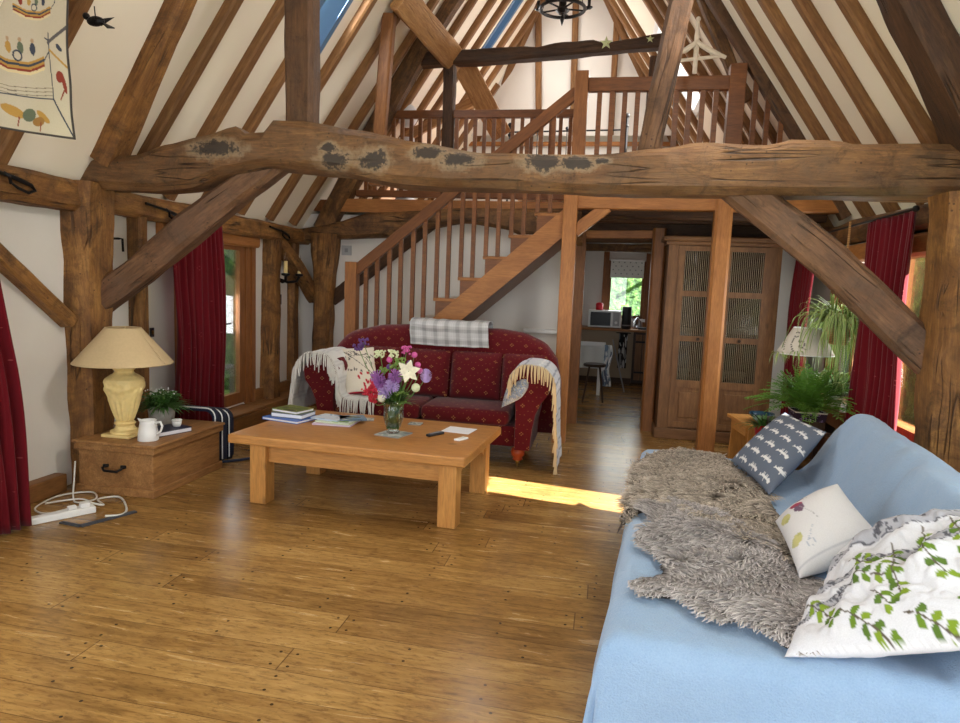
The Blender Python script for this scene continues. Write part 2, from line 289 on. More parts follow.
# ------------------------------------------------------------------ mesh helpers
class MB:
    def __init__(s): s.v = []; s.f = []; s.c = []; s.smooth = False
    def add(s, vs, fs, cols=None):
        o = len(s.v); s.v += [tuple(x) for x in vs]; s.f += [tuple(i + o for i in f) for f in fs]
        if cols is not None: s.c += [tuple(c) for c in cols]
        return s
    def box(s, a, b, bev=0):
        x0, y0, z0 = [min(p, q) for p, q in zip(a, b)]; x1, y1, z1 = [max(p, q) for p, q in zip(a, b)]
        if bev <= 0:
            vs = [(x, y, z) for z in (z0, z1) for y in (y0, y1) for x in (x0, x1)]
            return s.add(vs, [(0, 2, 3, 1), (4, 5, 7, 6), (0, 1, 5, 4), (2, 6, 7, 3), (0, 4, 6, 2), (1, 3, 7, 5)])
        bm = bmesh.new(); bmesh.ops.create_cube(bm, size=1)
        for v in bm.verts: v.co = V(((x0 + x1) / 2 + v.co.x * (x1 - x0), (y0 + y1) / 2 + v.co.y * (y1 - y0), (z0 + z1) / 2 + v.co.z * (z1 - z0)))
        bmesh.ops.bevel(bm, geom=bm.edges[:], offset=min(bev, (x1 - x0) * .45, (y1 - y0) * .45, (z1 - z0) * .45), segments=2, affect='EDGES', profile=.5)
        s.bm(bm); return s
    def bm(s, bm, mat=None):
        bm.verts.index_update(); s.add([(mat @ v.co if mat else v.co) for v in bm.verts], [[v.index for v in f.verts] for f in bm.faces]); bm.free()
    def bar(s, A, B, w, h, upv=(0, 0, 1)):
        A = V(A); B = V(B); x = (B - A).normalized(); y = V(upv).cross(x)
        if y.length < 1e-4: y = V((0, 1, 0)).cross(x)
        y.normalize(); z = x.cross(y)
        vs = [P + y * (sy * w / 2) + z * (sz * h / 2) for P in (A, B) for sy, sz in ((-1, -1), (1, -1), (1, 1), (-1, 1))]
        return s.add(vs, [(0, 3, 2, 1), (4, 5, 6, 7), (0, 1, 5, 4), (1, 2, 6, 5), (2, 3, 7, 6), (3, 0, 4, 7)])
    def tube(s, pts, r, n=8, cap=True, cols=None):
        pts = [V(p) for p in pts]; rs = r if hasattr(r, '__len__') else [r] * len(pts); vs = []; prev = None
        for i, p in enumerate(pts):
            t = (pts[min(i + 1, len(pts) - 1)] - pts[max(i - 1, 0)]).normalized()
            a = prev if prev is not None else (V((0, 0, 1)) if abs(t.z) < .9 else V((1, 0, 0)))
            y = (a - t * a.dot(t)); y = y.normalized() if y.length > 1e-5 else t.orthogonal().normalized(); prev = y; z = t.cross(y)
            vs += [p + (y * cos(2 * pi * k / n) + z * sin(2 * pi * k / n)) * rs[i] for k in range(n)]
        fs = [(i * n + k, i * n + (k + 1) % n, (i + 1) * n + (k + 1) % n, (i + 1) * n + k) for i in range(len(pts) - 1) for k in range(n)]
        if cap: fs += [tuple(range(n - 1, -1, -1)), tuple((len(pts) - 1) * n + k for k in range(n))]
        return s.add(vs, fs)
    def lathe(s, prof, c=(0, 0, 0), n=24, squash=None):
        vs = []; m_ = len(prof)
        for r, z in prof:
            for k_ in range(n):
                a = 2 * pi * k_ / n; vs.append((c[0] + r * cos(a), c[1] + r * sin(a), c[2] + z))
        fs = [(i * n + k_, i * n + (k_ + 1) % n, (i + 1) * n + (k_ + 1) % n, (i + 1) * n + k_) for i in range(m_ - 1) for k_ in range(n)]
        fs += [tuple(range(n - 1, -1, -1)), tuple((m_ - 1) * n + k_ for k_ in range(n))]
        return s.add(vs, fs)
    def grid(s, fn, nu, nv, colf=None):
        vs = []; cs = []
        for j in range(nv + 1):
            for i in range(nu + 1):
                vs.append(fn(i / nu, j / nv))
                if colf: cs.append(colf(i / nu, j / nv))
        fs = [(j * (nu + 1) + i, j * (nu + 1) + i + 1, (j + 1) * (nu + 1) + i + 1, (j + 1) * (nu + 1) + i) for j in range(nv) for i in range(nu)]
        return s.add(vs, fs, cs if colf else None)
    def ball(s, c, r, seg=12, rings=8, sc_=(1, 1, 1)):
        bm = bmesh.new(); bmesh.ops.create_uvsphere(bm, u_segments=seg, v_segments=rings, radius=r)
        s.bm(bm, Matrix.Translation(c) @ Matrix.Diagonal((*sc_, 1))); return s
    def mk(s, name, mat, parent=None, smooth=None, ang=None, solid=0, loc=None):
        me = bpy.data.meshes.new(name); me.from_pydata(s.v, [], s.f); me.update()
        if s.c and len(s.c) == len(s.v):
            at = me.color_attributes.new('Col', 'FLOAT_COLOR', 'POINT')
            at.data.foreach_set('color', np.array([(*c[:3], 1) for c in s.c], dtype=np.float32).ravel())
        o = bpy.data.objects.new(name, me); C.objects.link(o)
        me.materials.append(M[mat] if isinstance(mat, str) else mat)
        if smooth or ang:
            me.polygons.foreach_set('use_smooth', [True] * len(me.polygons))
            if ang: me.set_sharp_from_angle(angle=R(ang))
        if parent: o.parent = parent
        if loc: o.location = loc
        if solid:
            md = o.modifiers.new('thickness', 'SOLIDIFY'); md.thickness = solid; md.offset = 0
        return o

def tag(o, label=None, cat=None, group=None, kind=None):
    if label: o['label'] = label
    if cat: o['category'] = cat
    if group: o['group'] = group
    if kind: o['kind'] = kind
    return o
def thing(name, label, cat, loc=(0, 0, 0), rz=0, group=None):
    o = bpy.data.objects.new(name, None); C.objects.link(o); o.empty_display_size = .1
    o.location = loc; o.rotation_euler = (0, 0, rz); return tag(o, label, cat, group)
def struct(o): o['kind'] = 'structure'; return o

def beam(name, A, B, w, h, mat='oak_old', upv=(0, 0, 1), rough=.0, seed=None, bend=None, scale=None, top=None, bot=None, parent=None, step=.07):
    """a squared timber from A to B: local x runs along it, w is its breadth (local y), h its depth (local z)"""
    A = V(A); B = V(B); L = (B - A).length; x = (B - A) / L; y = V(upv).cross(x).normalized(); z = x.cross(y)
    seed = rnd.random() * 100 if seed is None else seed
    n = max(2, int(L / step)) if (rough or bend or scale or top) else 1
    ch = min(w, h) * (.16 if rough else .06)
    def ring(hw, hl, hu):
        pts = [(-hw + ch, hl), (0, hl), (hw - ch, hl), (hw, hl + ch), (hw, (hl + hu) / 2), (hw, hu - ch), (hw - ch, hu), (0, hu), (-hw + ch, hu), (-hw, hu - ch), (-hw, (hl + hu) / 2), (-hw, hl + ch)]
        return pts
    def ip(tab, t):
        if not tab: return None
        for (a, va), (b, vb) in zip(tab, tab[1:]):
            if t <= b:
                q = max(0, min(1, (t - a) / max(1e-6, b - a))); q = q * q * (3 - 2 * q) * .5 + q * .5
                return tuple(p + (r - p) * q for p, r in zip(va, vb)) if hasattr(va, '__len__') else va + (vb - va) * q
        return tab[-1][1]
    vs = []; K = 12
    for i in range(n + 1):
        t = i / n; px = L * t; bd = ip(bend, t) or (0, 0); sl = ip(scale, t) or (1, 1)
        hl = ip(bot, t) if bot else -h / 2 * sl[1]; hu = ip(top, t) if top else h / 2 * sl[1]
        for (a, b) in ring(w / 2 * sl[0], hl, hu):
            p = V((px, a + bd[0], b + bd[1]))
            if rough:
                q = V((px * .9 + seed, a * 3, b * 3))
                d = MN.noise(q * 1.3) * rough * 1.4 + MN.noise(q * 5) * rough * .6
                p += V((0, a * d / (w / 2), (b - (hl + hu) / 2) * d / (h / 2)))
            vs.append(p)
    fs = [(i * K + k_, i * K + (k_ + 1) % K, (i + 1) * K + (k_ + 1) % K, (i + 1) * K + k_) for i in range(n) for k_ in range(K)]
    fs += [tuple(range(K - 1, -1, -1)), tuple(n * K + k_ for k_ in range(K))]
    b_ = MB(); b_.add(vs, fs); o = b_.mk(name, mat, ang=40)
    mt = Matrix((x, y, z)).transposed().to_4x4(); mt.translation = A
    if parent: o.parent = parent; o.matrix_basis = parent.matrix_basis.inverted() @ mt
    else: o.matrix_basis = mt
    return o

class Canvas:
    def __init__(s, w_, h_, bgc):
        s.w = w_; s.h = h_; s.a = np.zeros((h_, w_, 3)); s.a[:] = srgb(bgc)
        s.y, s.x = np.mgrid[0:h_, 0:w_]; s.x = (s.x + .5) / w_; s.y = (s.y + .5) / h_
    def put(s, mk, c, al=1): s.a[mk] = s.a[mk] * (1 - al) + np.array(srgb(c)) * al
    def rect(s, x0, y0, x1, y1, c, al=1): s.put((s.x >= x0) & (s.x <= x1) & (s.y >= y0) & (s.y <= y1), c, al)
    def ell(s, cx, cy, rx, ry, c, rot=0, al=1):
        dx = s.x - cx; dy = s.y - cy; a = cos(rot); b = sin(rot)
        s.put(((dx * a + dy * b) / rx) ** 2 + ((-dx * b + dy * a) / ry) ** 2 <= 1, c, al)
    def ring(s, cx, cy, rx, ry, t, c, al=1):
        d = ((s.x - cx) / rx) ** 2 + ((s.y - cy) / ry) ** 2; s.put((d <= 1) & (d >= (1 - t) ** 2), c, al)
    def poly(s, pts, c, al=1):
        ins = np.zeros(s.x.shape, bool); n = len(pts)
        for i in range(n):
            x0, y0 = pts[i]; x1, y1 = pts[(i + 1) % n]
            if y0 == y1: continue
            cnd = ((y0 > s.y) != (y1 > s.y)) & (s.x < (x1 - x0) * (s.y - y0) / (y1 - y0) + x0); ins ^= cnd
        s.put(ins, c, al)
    def line(s, pts, wd, c, al=1):
        for (x0, y0), (x1, y1) in zip(pts, pts[1:]):
            dx, dy = x1 - x0, y1 - y0; L = dx * dx + dy * dy + 1e-9
            t = np.clip(((s.x - x0) * dx + (s.y - y0) * dy) / L, 0, 1)
            s.put((s.x - x0 - t * dx) ** 2 + (s.y - y0 - t * dy) ** 2 <= (wd / 2) ** 2, c, al)
    def at(s, u, v):
        return tuple(s.a[min(s.h - 1, max(0, int(v * s.h))), min(s.w - 1, max(0, int(u * s.w)))])

def sstep(a, b, x):
    t = max(0, min(1, (x - a) / (b - a))); return t * t * (3 - 2 * t)

def cushion(name, corners, thick, mat, cv=None, n=40, label=None, cat='cushion', group=None, crumple=0, seed=0, back=None):
    """a stuffed cushion on four corner points (A top left, B top right, C bottom right, D bottom left of its painted face)"""
    A, B, Cc, D = [V(p) for p in corners]; ctr = (A + B + Cc + D) / 4; nrm = (B - A).cross(D - A).normalized()
    if nrm.dot(V((0, 0, 1.6)) - ctr) < 0: nrm = -nrm
    mb = MB(); cols = []
    for side in (1, -1):
        def fn(u, v):
            p = (A * (1 - u) + B * u) * (1 - v) + (D * (1 - u) + Cc * u) * v
            uu = 2 * u - 1; vv = 2 * v - 1
            # pulled-in sides
            pin = .05
            p = p + (ctr - p) * (pin * ((1 - uu * uu) * (abs(vv) ** 3) + (1 - vv * vv) * (abs(uu) ** 3)))
            e = (max(0, 1 - abs(uu) ** 2.6) * max(0, 1 - abs(vv) ** 2.6)) ** .55
            d = thick / 2 * e * side
            if crumple:
                q = V((u * 3 + seed, v * 3, 0)); d += crumple * e * (MN.noise(q * 1.2) + .5 * MN.noise(q * 3) + .25 * abs(MN.noise(q * 6))) * (1 if side > 0 else .3)
            return p + nrm * d
        colf = (lambda u, v: cv.at(u, v)) if cv else None
        if side < 0 and cv and back: bc = srgb(back); colf = lambda u, v: bc
        s_ = len(mb.v); mb.grid(fn, n, n, colf)
    # weld by bmesh
    o = mb.mk(name, mat, smooth=True)
    bm = bmesh.new(); bm.from_mesh(o.data); bmesh.ops.remove_doubles(bm, verts=bm.verts, dist=.0005); bmesh.ops.recalc_face_normals(bm, faces=bm.faces); bm.to_mesh(o.data); bm.free()
    # origin to the centre
    for v in o.data.vertices: v.co -= ctr
    o.location = ctr
    if label: tag(o, label, cat, group)
    return o

def lobj(mb, name, mat, loc, label, cat, group=None, **kw):
    """single-mesh thing whose mesh is given around its own base"""
    o = mb.mk(name, mat, **kw); o.location = loc; return tag(o, label, cat, group)
# ================================================================== SETTING
XL, XR, YB = -3.85, 2.2, 8.1          # wall faces and the cross wall behind the stair
PT = math.tan(R(56)); ZE = 2.2; EL, ER = -3.75, 2.25; RX = -.75; RZ = ZE + 3 * PT
def wallY(name, x0, x1, y0, y1, z0, z1, holes, mat='plaster'):
    """wall slab along Y between x0..x1 with rectangular holes (ya, yb, za, zb)"""
    ys = sorted({y0, y1, *[h[0] for h in holes], *[h[1] for h in holes]}); zs = sorted({z0, z1, *[h[2] for h in holes], *[h[3] for h in holes]})
    b = MB()
    for a, c in zip(ys, ys[1:]):
        for d, e in zip(zs, zs[1:]):
            if any(h[0] <= (a + c) / 2 <= h[1] and h[2] <= (d + e) / 2 <= h[3] for h in holes): continue
            b.box((x0, a, d), (x1, c, e))
    return struct(b.mk(name, mat))
def wallX(name, y0, y1, x0, x1, z0, z1, holes, mat='plaster'):
    xs = sorted({x0, x1, *[h[0] for h in holes], *[h[1] for h in holes]}); zs = sorted({z0, z1, *[h[2] for h in holes], *[h[3] for h in holes]})
    b = MB()
    for a, c in zip(xs, xs[1:]):
        for d, e in zip(zs, zs[1:]):
            if any(h[0] <= (a + c) / 2 <= h[1] and h[2] <= (d + e) / 2 <= h[3] for h in holes): continue
            b.box((a, y0, d), (c, y1, e))
    return struct(b.mk(name, mat))

struct(MB().box((XL - .3, -1.4, -.12), (XR + .3, 13, 0)).mk('floor', 'floor'))
wallY('wall_left', XL - .18, XL, -1.4, 13, 0, 2.3, [(.1, 2.3, .45, 2.0), (5.6, 6.93, .24, 2.0), (9.75, 10.7, 1.0, 1.95)])
wallY('wall_right', XR, XR + .18, -1.4, 13, 0, 2.3, [(.4, 2.8, .4, 2.05), (4.38, 7.3, .05, 2.05)])
wallX('wall_stair', YB, YB + .12, XL, -.36, 0, 2.4, [])
wallX('wall_dresser', YB, YB + .12, .58, XR, 0, 2.4, [])
wallX('wall_kitchen', 12.4, 12.55, XL, XR, 0, 2.45, [(0.03, .66, 1.1, 2.12)])
wallX('wall_near', -1.4, -1.25, XL, XR, 0, 2.6, [(-2.8, 1.2, .1, 2.5)])
wallX('wall_bedroom', 12.3, 12.42, XL - .1, XR + .2, 2.58, 4.45, [])
# roof slopes with rooflight openings
def slope(name, side, holes, x_off=.07):
    """plaster slope; holes are (ya, yb, za, zb)"""
    ys = sorted({-1.4, 13.0, *[h[0] for h in holes], *[h[1] for h in holes]}); zs = sorted({ZE - .1, RZ, *[h[2] for h in holes], *[h[3] for h in holes]})
    b = MB(); sg = -1 if side == 'L' else 1; e = EL if side == 'L' else ER
    nx, nz = sg * sin(R(56)), cos(R(56))
    P = lambda y, z, d: (e - sg * (z - ZE) / PT + nx * d, y, z + nz * d)
    for a, c in zip(ys, ys[1:]):
        for d, f in zip(zs, zs[1:]):
            if any(h[0] <= (a + c) / 2 <= h[1] and h[2] <= (d + f) / 2 <= h[3] for h in holes): continue
            vs = [P(a, d, x_off), P(c, d, x_off), P(c, f, x_off), P(a, f, x_off), P(a, d, x_off + .14), P(c, d, x_off + .14), P(c, f, x_off + .14), P(a, f, x_off + .14)]
            fs = [(0, 1, 2, 3), (7, 6, 5, 4), (0, 4, 5, 1), (1, 5, 6, 2), (2, 6, 7, 3), (3, 7, 4, 0)]
            b.add(vs, fs)
    return struct(b.mk(name, 'roof'))
slope('ceiling', 'L', [(5.84, 6.3, 3.5, 4.75), (9.95, 10.3, 4.9, 5.8)])
slope('ceiling', 'R', [(.6, 1.4, 3.6, 4.6), (9.1, 10.1, 4.0, 5.0)])
# hipped end
b = MB(); b.add([(XL, 12.0, 4.2), (XR, 12.0, 4.2), (XR, 10.6, 6.9), (XL, 10.6, 6.9)], [(0, 1, 2, 3)]); struct(b.mk('ceiling', 'plaster', solid=.05))
# gable above the near opening
b = MB(); b.add([(EL - .1, -1.3, 2.5), (ER + .1, -1.3, 2.5), (RX, -1.3, RZ + .2)], [(0, 1, 2)]); struct(b.mk('wall_near', 'plaster', solid=.1))
# bedroom floor (mezzanine) : behind the cross wall and the landing right of the stairwell
b = MB(); b.box((XL, YB - .0, 2.44), (XR, 12.4, 2.58)); b.box((-.3, 7.08, 2.44), (XR, YB, 2.58)); struct(b.mk('floor', 'oak_newZ'))
# kitchen side partitions
wallY('wall_kitchen', XL + 1.9, XL + 2.0, YB + .1, 12.4, 0, 2.45, [(9.75, 10.7, 1.0, 1.95)])
wallY('wall_kitchen', 1.7, 1.8, YB + .1, 12.4, 0, 2.45, [])

# sill plinth along the left wall, and the step in front of the glazed door
struct(MB().box((XL, 2.4, 0), (-3.75, 4.14, .13), .01).mk('baseboard_left', 'oak_newY'))
struct(MB().box((XL, 6.75, 0), (-3.58, 8.08, .2), .01).box((XL, 6.9, .2), (-3.8, 8.08, .33), .01).mk('baseboard_left', 'oak_newY'))
struct(MB().box((XL - .1, 5.4, 0), (-3.56, 6.75, .17), .01).box((XL - .1, 5.42, .17), (-3.57, 6.73, .2), .01).mk('trim_1', 'oak_newY'))
struct(MB().box((-.3, YB - .02, 0), (-2.3, YB, .12), .005).mk('baseboard_back', 'oak_new'))
# shelf-like moulding on the wall under the stair
struct(MB().box((-.95, YB - .08, 1.05), (-.36, YB, 1.1), .01).mk('trim_2', 'white'))

# glazed door on the left
d = thing('door_1', 'narrow glazed oak door with a black lever handle in the left wall', 'door', (XL - .06, 6.29, .2)); struct(d)
b = MB()
b.box((0, -.75, 0), (.1, -.69, 1.82)); b.box((0, .56, 0), (.1, .64, 1.82)); b.box((0, -.69, 1.76), (.1, .56, 1.82))
b.mk('door_frame', 'oak_newZ', d)
b = MB(); b.box((.02, -.06, .02), (.07, .03, 1.76)); b.box((.02, .36, .02), (.07, .46, 1.76)); b.box((.02, .03, .02), (.07, .36, .14)); b.box((.02, .03, 1.66), (.07, .36, 1.76)); b.mk('door_leaf', 'oak_newZ', d)
MB().box((.035, .03, .14), (.05, .36, 1.66)).mk('glass_pane', 'glass', d)
b = MB(); b.box((.07, -.035, .75), (.08, .005, .97)); b.tube([(.08, -.015, .9), (.12, -.015, .9), (.12, .1, .9)], .008); b.mk('door_handle', 'iron', d)
b = MB(); b.box((.0, -.69, .02), (.07, -.07, .12)); b.box((.0, -.69, 1.66), (.07, -.07, 1.76)); b.mk('side_light_frame', 'oak_newZ', d)
MB().box((.03, -.69, .12), (.045, -.07, 1.66)).mk('glass_pane', 'glass', d)
b = MB(); b.box((.0, .46, 0), (.08, .56, 1.76)); b.mk('door_post', 'oak_newZ', d)

# kitchen window
d = thing('window_1', 'small oak kitchen window', 'window', (.345, 12.4, 1.1)); struct(d)
b = MB(); b.box((-.32, -.02, 0), (-.27, .1, 1.02)); b.box((.27, -.02, 0), (.32, .1, 1.02)); b.box((-.27, -.02, 0), (.27, .1, .05)); b.box((-.27, -.02, .97), (.27, .1, 1.02)); b.mk('window_frame', 'oak_newZ', d)
MB().box((-.27, .05, .05), (.27, .06, .97)).mk('glass_pane', 'glass', d)
b = MB(); b.box((-.42, -.06, -.1), (-.32, 0, 1.2)); b.mk('window_post', 'oak_newZ', d)
b = MB(); b.box((.32, -.06, -.3), (.62, 0, 1.2)); b.mk('window_panel', 'oak_newZ', d)
b = MB(); b.box((-.36, -.12, -.05), (.36, -.02, 0)); b.mk('window_sill', 'white', d)
# right bay window with deep oak posts
d = thing('window_2', 'tall glazed opening in the right wall', 'window', (XR, 6, .05)); struct(d)
b = MB()
for y in (-1.6, -.86, -.2, .55, 1.26): b.box((.0, y - .035, 0), (.12, y + .035, 2.0))
b.box((0, -1.6, 1.94), (.12, 1.28, 2.0)); b.box((0, -.9, .0), (.12, 1.28, .62)); b.mk('window_frame', 'oak_newZ', d)
MB().box((.06, -1.58, 0), (.07, 1.28, 1.95)).mk('glass_pane', 'glass', d)
b = MB(); b.box((-.14, -.15, .0), (.02, .0, 1.98)); b.mk('window_post', 'oak_newZ', d)
b = MB(); b.box((-.3, -.2, .6), (.02, 1.28, .64)); b.mk('window_sill', 'oak_newY', d)
# rooflights
def rooflight(nm, side, ya, yb, za, zb, frame):
    sg = -1 if side == 'L' else 1; e = EL if side == 'L' else ER; nx, nz = sg * sin(R(56)), cos(R(56))
    P = lambda y, z, dd: (e - sg * (z - ZE) / PT + nx * dd, y, z + nz * dd)
    r = thing(nm, 'rooflight set between the rafters', 'window', P((ya + yb) / 2, (za + zb) / 2, .2)); struct(r); L0 = V(r.location)
    b = MB()
    for (a, c, d_, f) in ((ya, ya + .07, za, zb), (yb - .07, yb, za, zb), (ya, yb, za, za + .07), (ya, yb, zb - .07, zb)):
        vs = [V(P(y, z, q)) - L0 for q in (.06, .26) for y, z in ((a, d_), (c, d_), (c, f), (a, f))]
        b.add(vs, [(0, 1, 2, 3), (7, 6, 5, 4), (0, 4, 5, 1), (1, 5, 6, 2), (2, 6, 7, 3), (3, 7, 4, 0)])
    b.mk('window_frame', frame, r)
    vs = [V(P(y, z, .22)) - L0 for y, z in ((ya, za), (yb, za), (yb, zb), (ya, zb))]; MB().add(vs, [(0, 1, 2, 3)]).mk('glass_pane', 'glass', r)
M['blueframe'] = plain('blueframe', (84, 116, 152), .5)
rooflight('window_3', 'L', 5.84, 6.3, 3.5, 4.75, 'blueframe')
rooflight('window_4', 'L', 9.95, 10.3, 4.9, 5.8, 'blueframe')
rooflight('window_added', 'R', .6, 1.4, 3.6, 4.6, 'blueframe')  # made-up rooflight out of view, added as part of the lighting
rooflight('window_6', 'R', 9.1, 10.1, 4.0, 5.0, 'white')

# ================================================================== TIMBER FRAME
def TB(name, A, B, w_, h_, label, cat='beam', group=None, **kw):
    return tag(beam(name, A, B, w_, h_, **kw), label, cat, group)
SEC = dict(rough=.012)
# main tie beam (front), uneven top and bottom edge
x0 = -3.93; x1 = 2.3; zt = 2.35
def tab(pts): return [((x - x0) / (x1 - x0), z - zt) for x, z in pts]
top = tab([(-3.93, 2.42), (-3.4, 2.43), (-3.15, 2.50), (-2.84, 2.56), (-2.62, 2.62), (-2.57, 2.62), (-2.54, 2.575), (-2.36, 2.58), (-2.33, 2.66), (-2.1, 2.65), (-1.7, 2.60), (-1.26, 2.52), (-.85, 2.46), (-.09, 2.45), (.3, 2.475), (.51, 2.51), (.95, 2.5), (1.0, 2.53), (1.3, 2.53), (1.4, 2.51), (2.3, 2.53)])
bot = tab([(-3.93, 2.2), (-3.24, 2.18), (-3.0, 2.2), (-2.65, 2.31), (-2.35, 2.36), (-1.88, 2.33), (-1.39, 2.25), (-.84, 2.23), (-.07, 2.21), (1.1, 2.21), (2.3, 2.22)])
tie = TB('tie_beam', (x0, 4.56, zt), (x1, 4.56, zt), .3, .3, 'massive weathered oak tie beam crossing the whole room, with dark tar patches', top=top, bot=bot, rough=.012, seed=3, mat='oak_tie')
# posts and wall plates
TB('oak_post', (-3.86, 4.43, 0), (-3.86, 4.43, 2.22), .34, .40, 'wide rugged oak post against the left wall behind the cream lamp', 'post', rough=.03, scale=[(0, (1, .92)), (.5, (.95, .9)), (.75, (1, .95)), (1, (1.08, 1.1))], upv=(1, 0, 0), mat='oak_post', seed=12)
TB('oak_post', (2.07, 4.29, 0), (1.99, 4.29, 2.21), .34, .37, 'thick rugged oak post at the right edge, behind the blue sofa', 'post', rough=.025, scale=[(0, (1, 1)), (.8, (1, 1)), (1, (1.1, 1.08))], upv=(1, 0, 0), mat='oak_post', seed=21)
TB('wall_plate', (-3.82, -1.2, 2.12), (-3.82, 4.32, 2.12), .26, .21, 'rough wall plate beam along the left wall, from the near curtain to the wide post', rough=.014, mat='oak_post')
TB('wall_plate', (-3.82, 4.5, 2.12), (-3.82, 8.3, 2.1), .24, .19, 'rough wall plate beam above the glazed door on the left wall', rough=.014, mat='oak_post')
TB('wall_plate', (2.2, -1.2, 2.16), (2.2, 4.3, 2.16), .24, .2, 'rough wall plate beam at the right edge, in front of the thick right post', rough=.014, mat='oak_old')
TB('wall_plate', (2.18, 4.7, 2.17), (2.18, 8.1, 2.2), .24, .18, 'rough wall plate beam over the right-hand curtains and hanging plant', rough=.02, mat='oak_old')
TB('door_lintel', (-3.84, 5.3, 1.965), (-3.84, 6.95, 1.965), .14, .12, 'oak lintel over the narrow glazed door, under the wall plate', 'lintel', mat='oak_new', rough=.004)
TB('window_lintel', (2.14, 4.8, 1.99), (2.14, 8.0, 1.99), .14, .16, 'orange oak lintel above the window behind the hanging plant', 'lintel', mat='oak_new', rough=.006)
# curved braces of the front frame
TB('curved_brace', (-3.84, 4.52, 1.33), (-2.26, 4.66, 2.52), .2, .205, 'curved oak brace rising from the wide left post to the tie beam', 'brace', bend=[(0, (0, 0)), (.25, (0, -.015)), (.5, (0, -.0)), (.75, (0, .0)), (1, (0, -.03))], scale=[(0, (1, 1.05)), (.5, (1, 1)), (.8, (1, .85)), (1, (1, .6))], rough=.012, mat='oak_brace', upv=(0, 0, 1))
TB('straight_brace', (.72, 4.6, 2.32), (2.03, 4.4, 1.19), .2, .215, 'heavy cracked oak brace falling from the tie beam to the right post', 'brace', rough=.012, bend=[(0, (0, 0)), (.45, (0, .02)), (.9, (0, -.02)), (1, (0, -.03))], mat='oak_brace')
# uprights above the tie beam
TB('queen_post', (-2.16, 4.58, 2.6), (-2.18, 4.58, 4.6), .17, .2, 'dark upright post standing on the left part of the tie beam', 'post', upv=(1, 0, 0), rough=.008, mat='oak_dark2')
TB('queen_post', (.205, 4.58, 2.46), (.6, 4.58, 5.0), .14, .18, 'leaning split upright post standing on the right part of the tie beam', 'post', upv=(0, 1, 0), rough=.01, mat='oak_dark2', seed=5)
TB('principal_rafter', (-3.66, 4.5, 2.4), (-1.0, 3.95, 6.38), .2, .3, 'broad pale oak principal rafter rising from the left end of the tie beam', 'rafter', rough=.014, mat='oak_post', upv=(0, 1, 0), scale=[(0, (.9, .8)), (.3, (.9, .5)), (1, (.9, .5))])
TB('principal_rafter', (2.1, 4.46, 2.42), (-.55, 3.75, 6.36), .18, .34, 'broad dark curved principal rafter rising from the right end of the tie beam', 'rafter', rough=.014, mat='oak_dark', upv=(0, 1, 0), scale=[(0, (1, 1.1)), (.12, (1, .8)), (.3, (1, .75)), (1, (1, .75))], bend=[(0, (0, 0)), (.14, (0, -.05)), (.28, (0, 0)), (1, (0, 0))])
# studs and braces in the left wall
TB('wall_stud', (-3.83, 4.99, .2), (-3.83, 4.99, 2.04), .2, .1, 'oak wall stud between the wide left post and the red curtain', 'stud', upv=(0, 1, 0), rough=.006, mat='oak_post')
TB('wall_stud', (-3.84, 7.2, .0), (-3.84, 7.27, 2.02), .26, .22, 'gnarled oak post right of the narrow glazed door', 'post', upv=(0, 1, 0), rough=.02, mat='oak_post')
TB('wall_stud', (-3.85, 7.84, .3), (-3.85, 7.84, 2.02), .17, .16, 'slim oak wall stud below the iron wall light', 'stud', upv=(0, 1, 0), rough=.006, mat='oak_post')
TB('wall_brace', (-3.83, 3.2, 2.05), (-3.83, 4.26, 1.22), .1, .17, 'orange straight wall brace left of the wide post', 'brace', upv=(1, 0, 0), rough=.006, mat='oak_post')
TB('wall_brace', (-3.8, 7.38, 2.02), (-3.62, 8.05, 1.33), .12, .17, 'short curved wall brace running down to the far corner post', 'brace', upv=(1, 0, 0), rough=.01, mat='oak_post', bend=[(0, (0, 0)), (.5, (-.0, .03)), (1, (0, 0))])
TB('corner_post', (-3.5, 8.0, 0), (-3.45, 8.0, 2.15), .24, .26, 'rough oak corner post at the far left, beside the foot of the stair', 'post', upv=(1, 0, 0), rough=.022, scale=[(0, (1, .8)), (.6, (1, .9)), (1, (1, 1.25))], mat='oak_post')
# rear frame over the cross wall
x0 = -3.8; x1 = -.3; zt = 2.3
top = tab([(-3.8, 2.2), (-3.3, 2.3), (-2.9, 2.42), (-2.4, 2.44), (-1.6, 2.5), (-.3, 2.5)]); bot = tab([(-3.8, 2.02), (-3.2, 2.1), (-2.6, 2.14), (-2.2, 2.24), (-1.7, 2.32), (-1.2, 2.26), (-.9, 2.14), (-.3, 2.08)])
TB('rear_tie_beam', (x0, YB - .06, zt), (x1, YB - .06, zt), .24, .3, 'wavy rough oak beam on the far wall behind the stair', top=top, bot=bot, rough=.014, mat='oak_old')
TB('rear_tie_beam', (-.36, YB + .02, 2.27), (2.1, YB + .02, 2.3), .2, .26, 'dark rough beam over the kitchen opening and the glazed dresser', rough=.014, mat='oak_dark')
TB('gallery_fascia', (-3.35, YB - .1, 2.5), (-.3, YB - .1, 2.5), .05, .16, 'smooth orange fascia board under the far gallery balustrade', 'board', mat='oak_new')
TB('wall_rail', (-3.4, YB - .03, 1.34), (-1.95, YB - .03, 2.46), .05, .17, 'dark sloping timber on the wall behind the stair foot', 'brace', mat='oak_dark', rough=.006)
TB('rear_principal', (-3.52, YB - .05, 2.2), (-2.3, YB - .05, 4.42), .22, .24, 'dark rough rafter rising from the far left corner post', 'rafter', rough=.015, mat='oak_old')
TB('rear_principal', (-2.3, YB + .02, 4.42), (-1.05, YB + .02, 6.3), .2, .2, 'rough rafter continuing above the collar beam on the left', 'rafter', rough=.012, mat='oak_old')
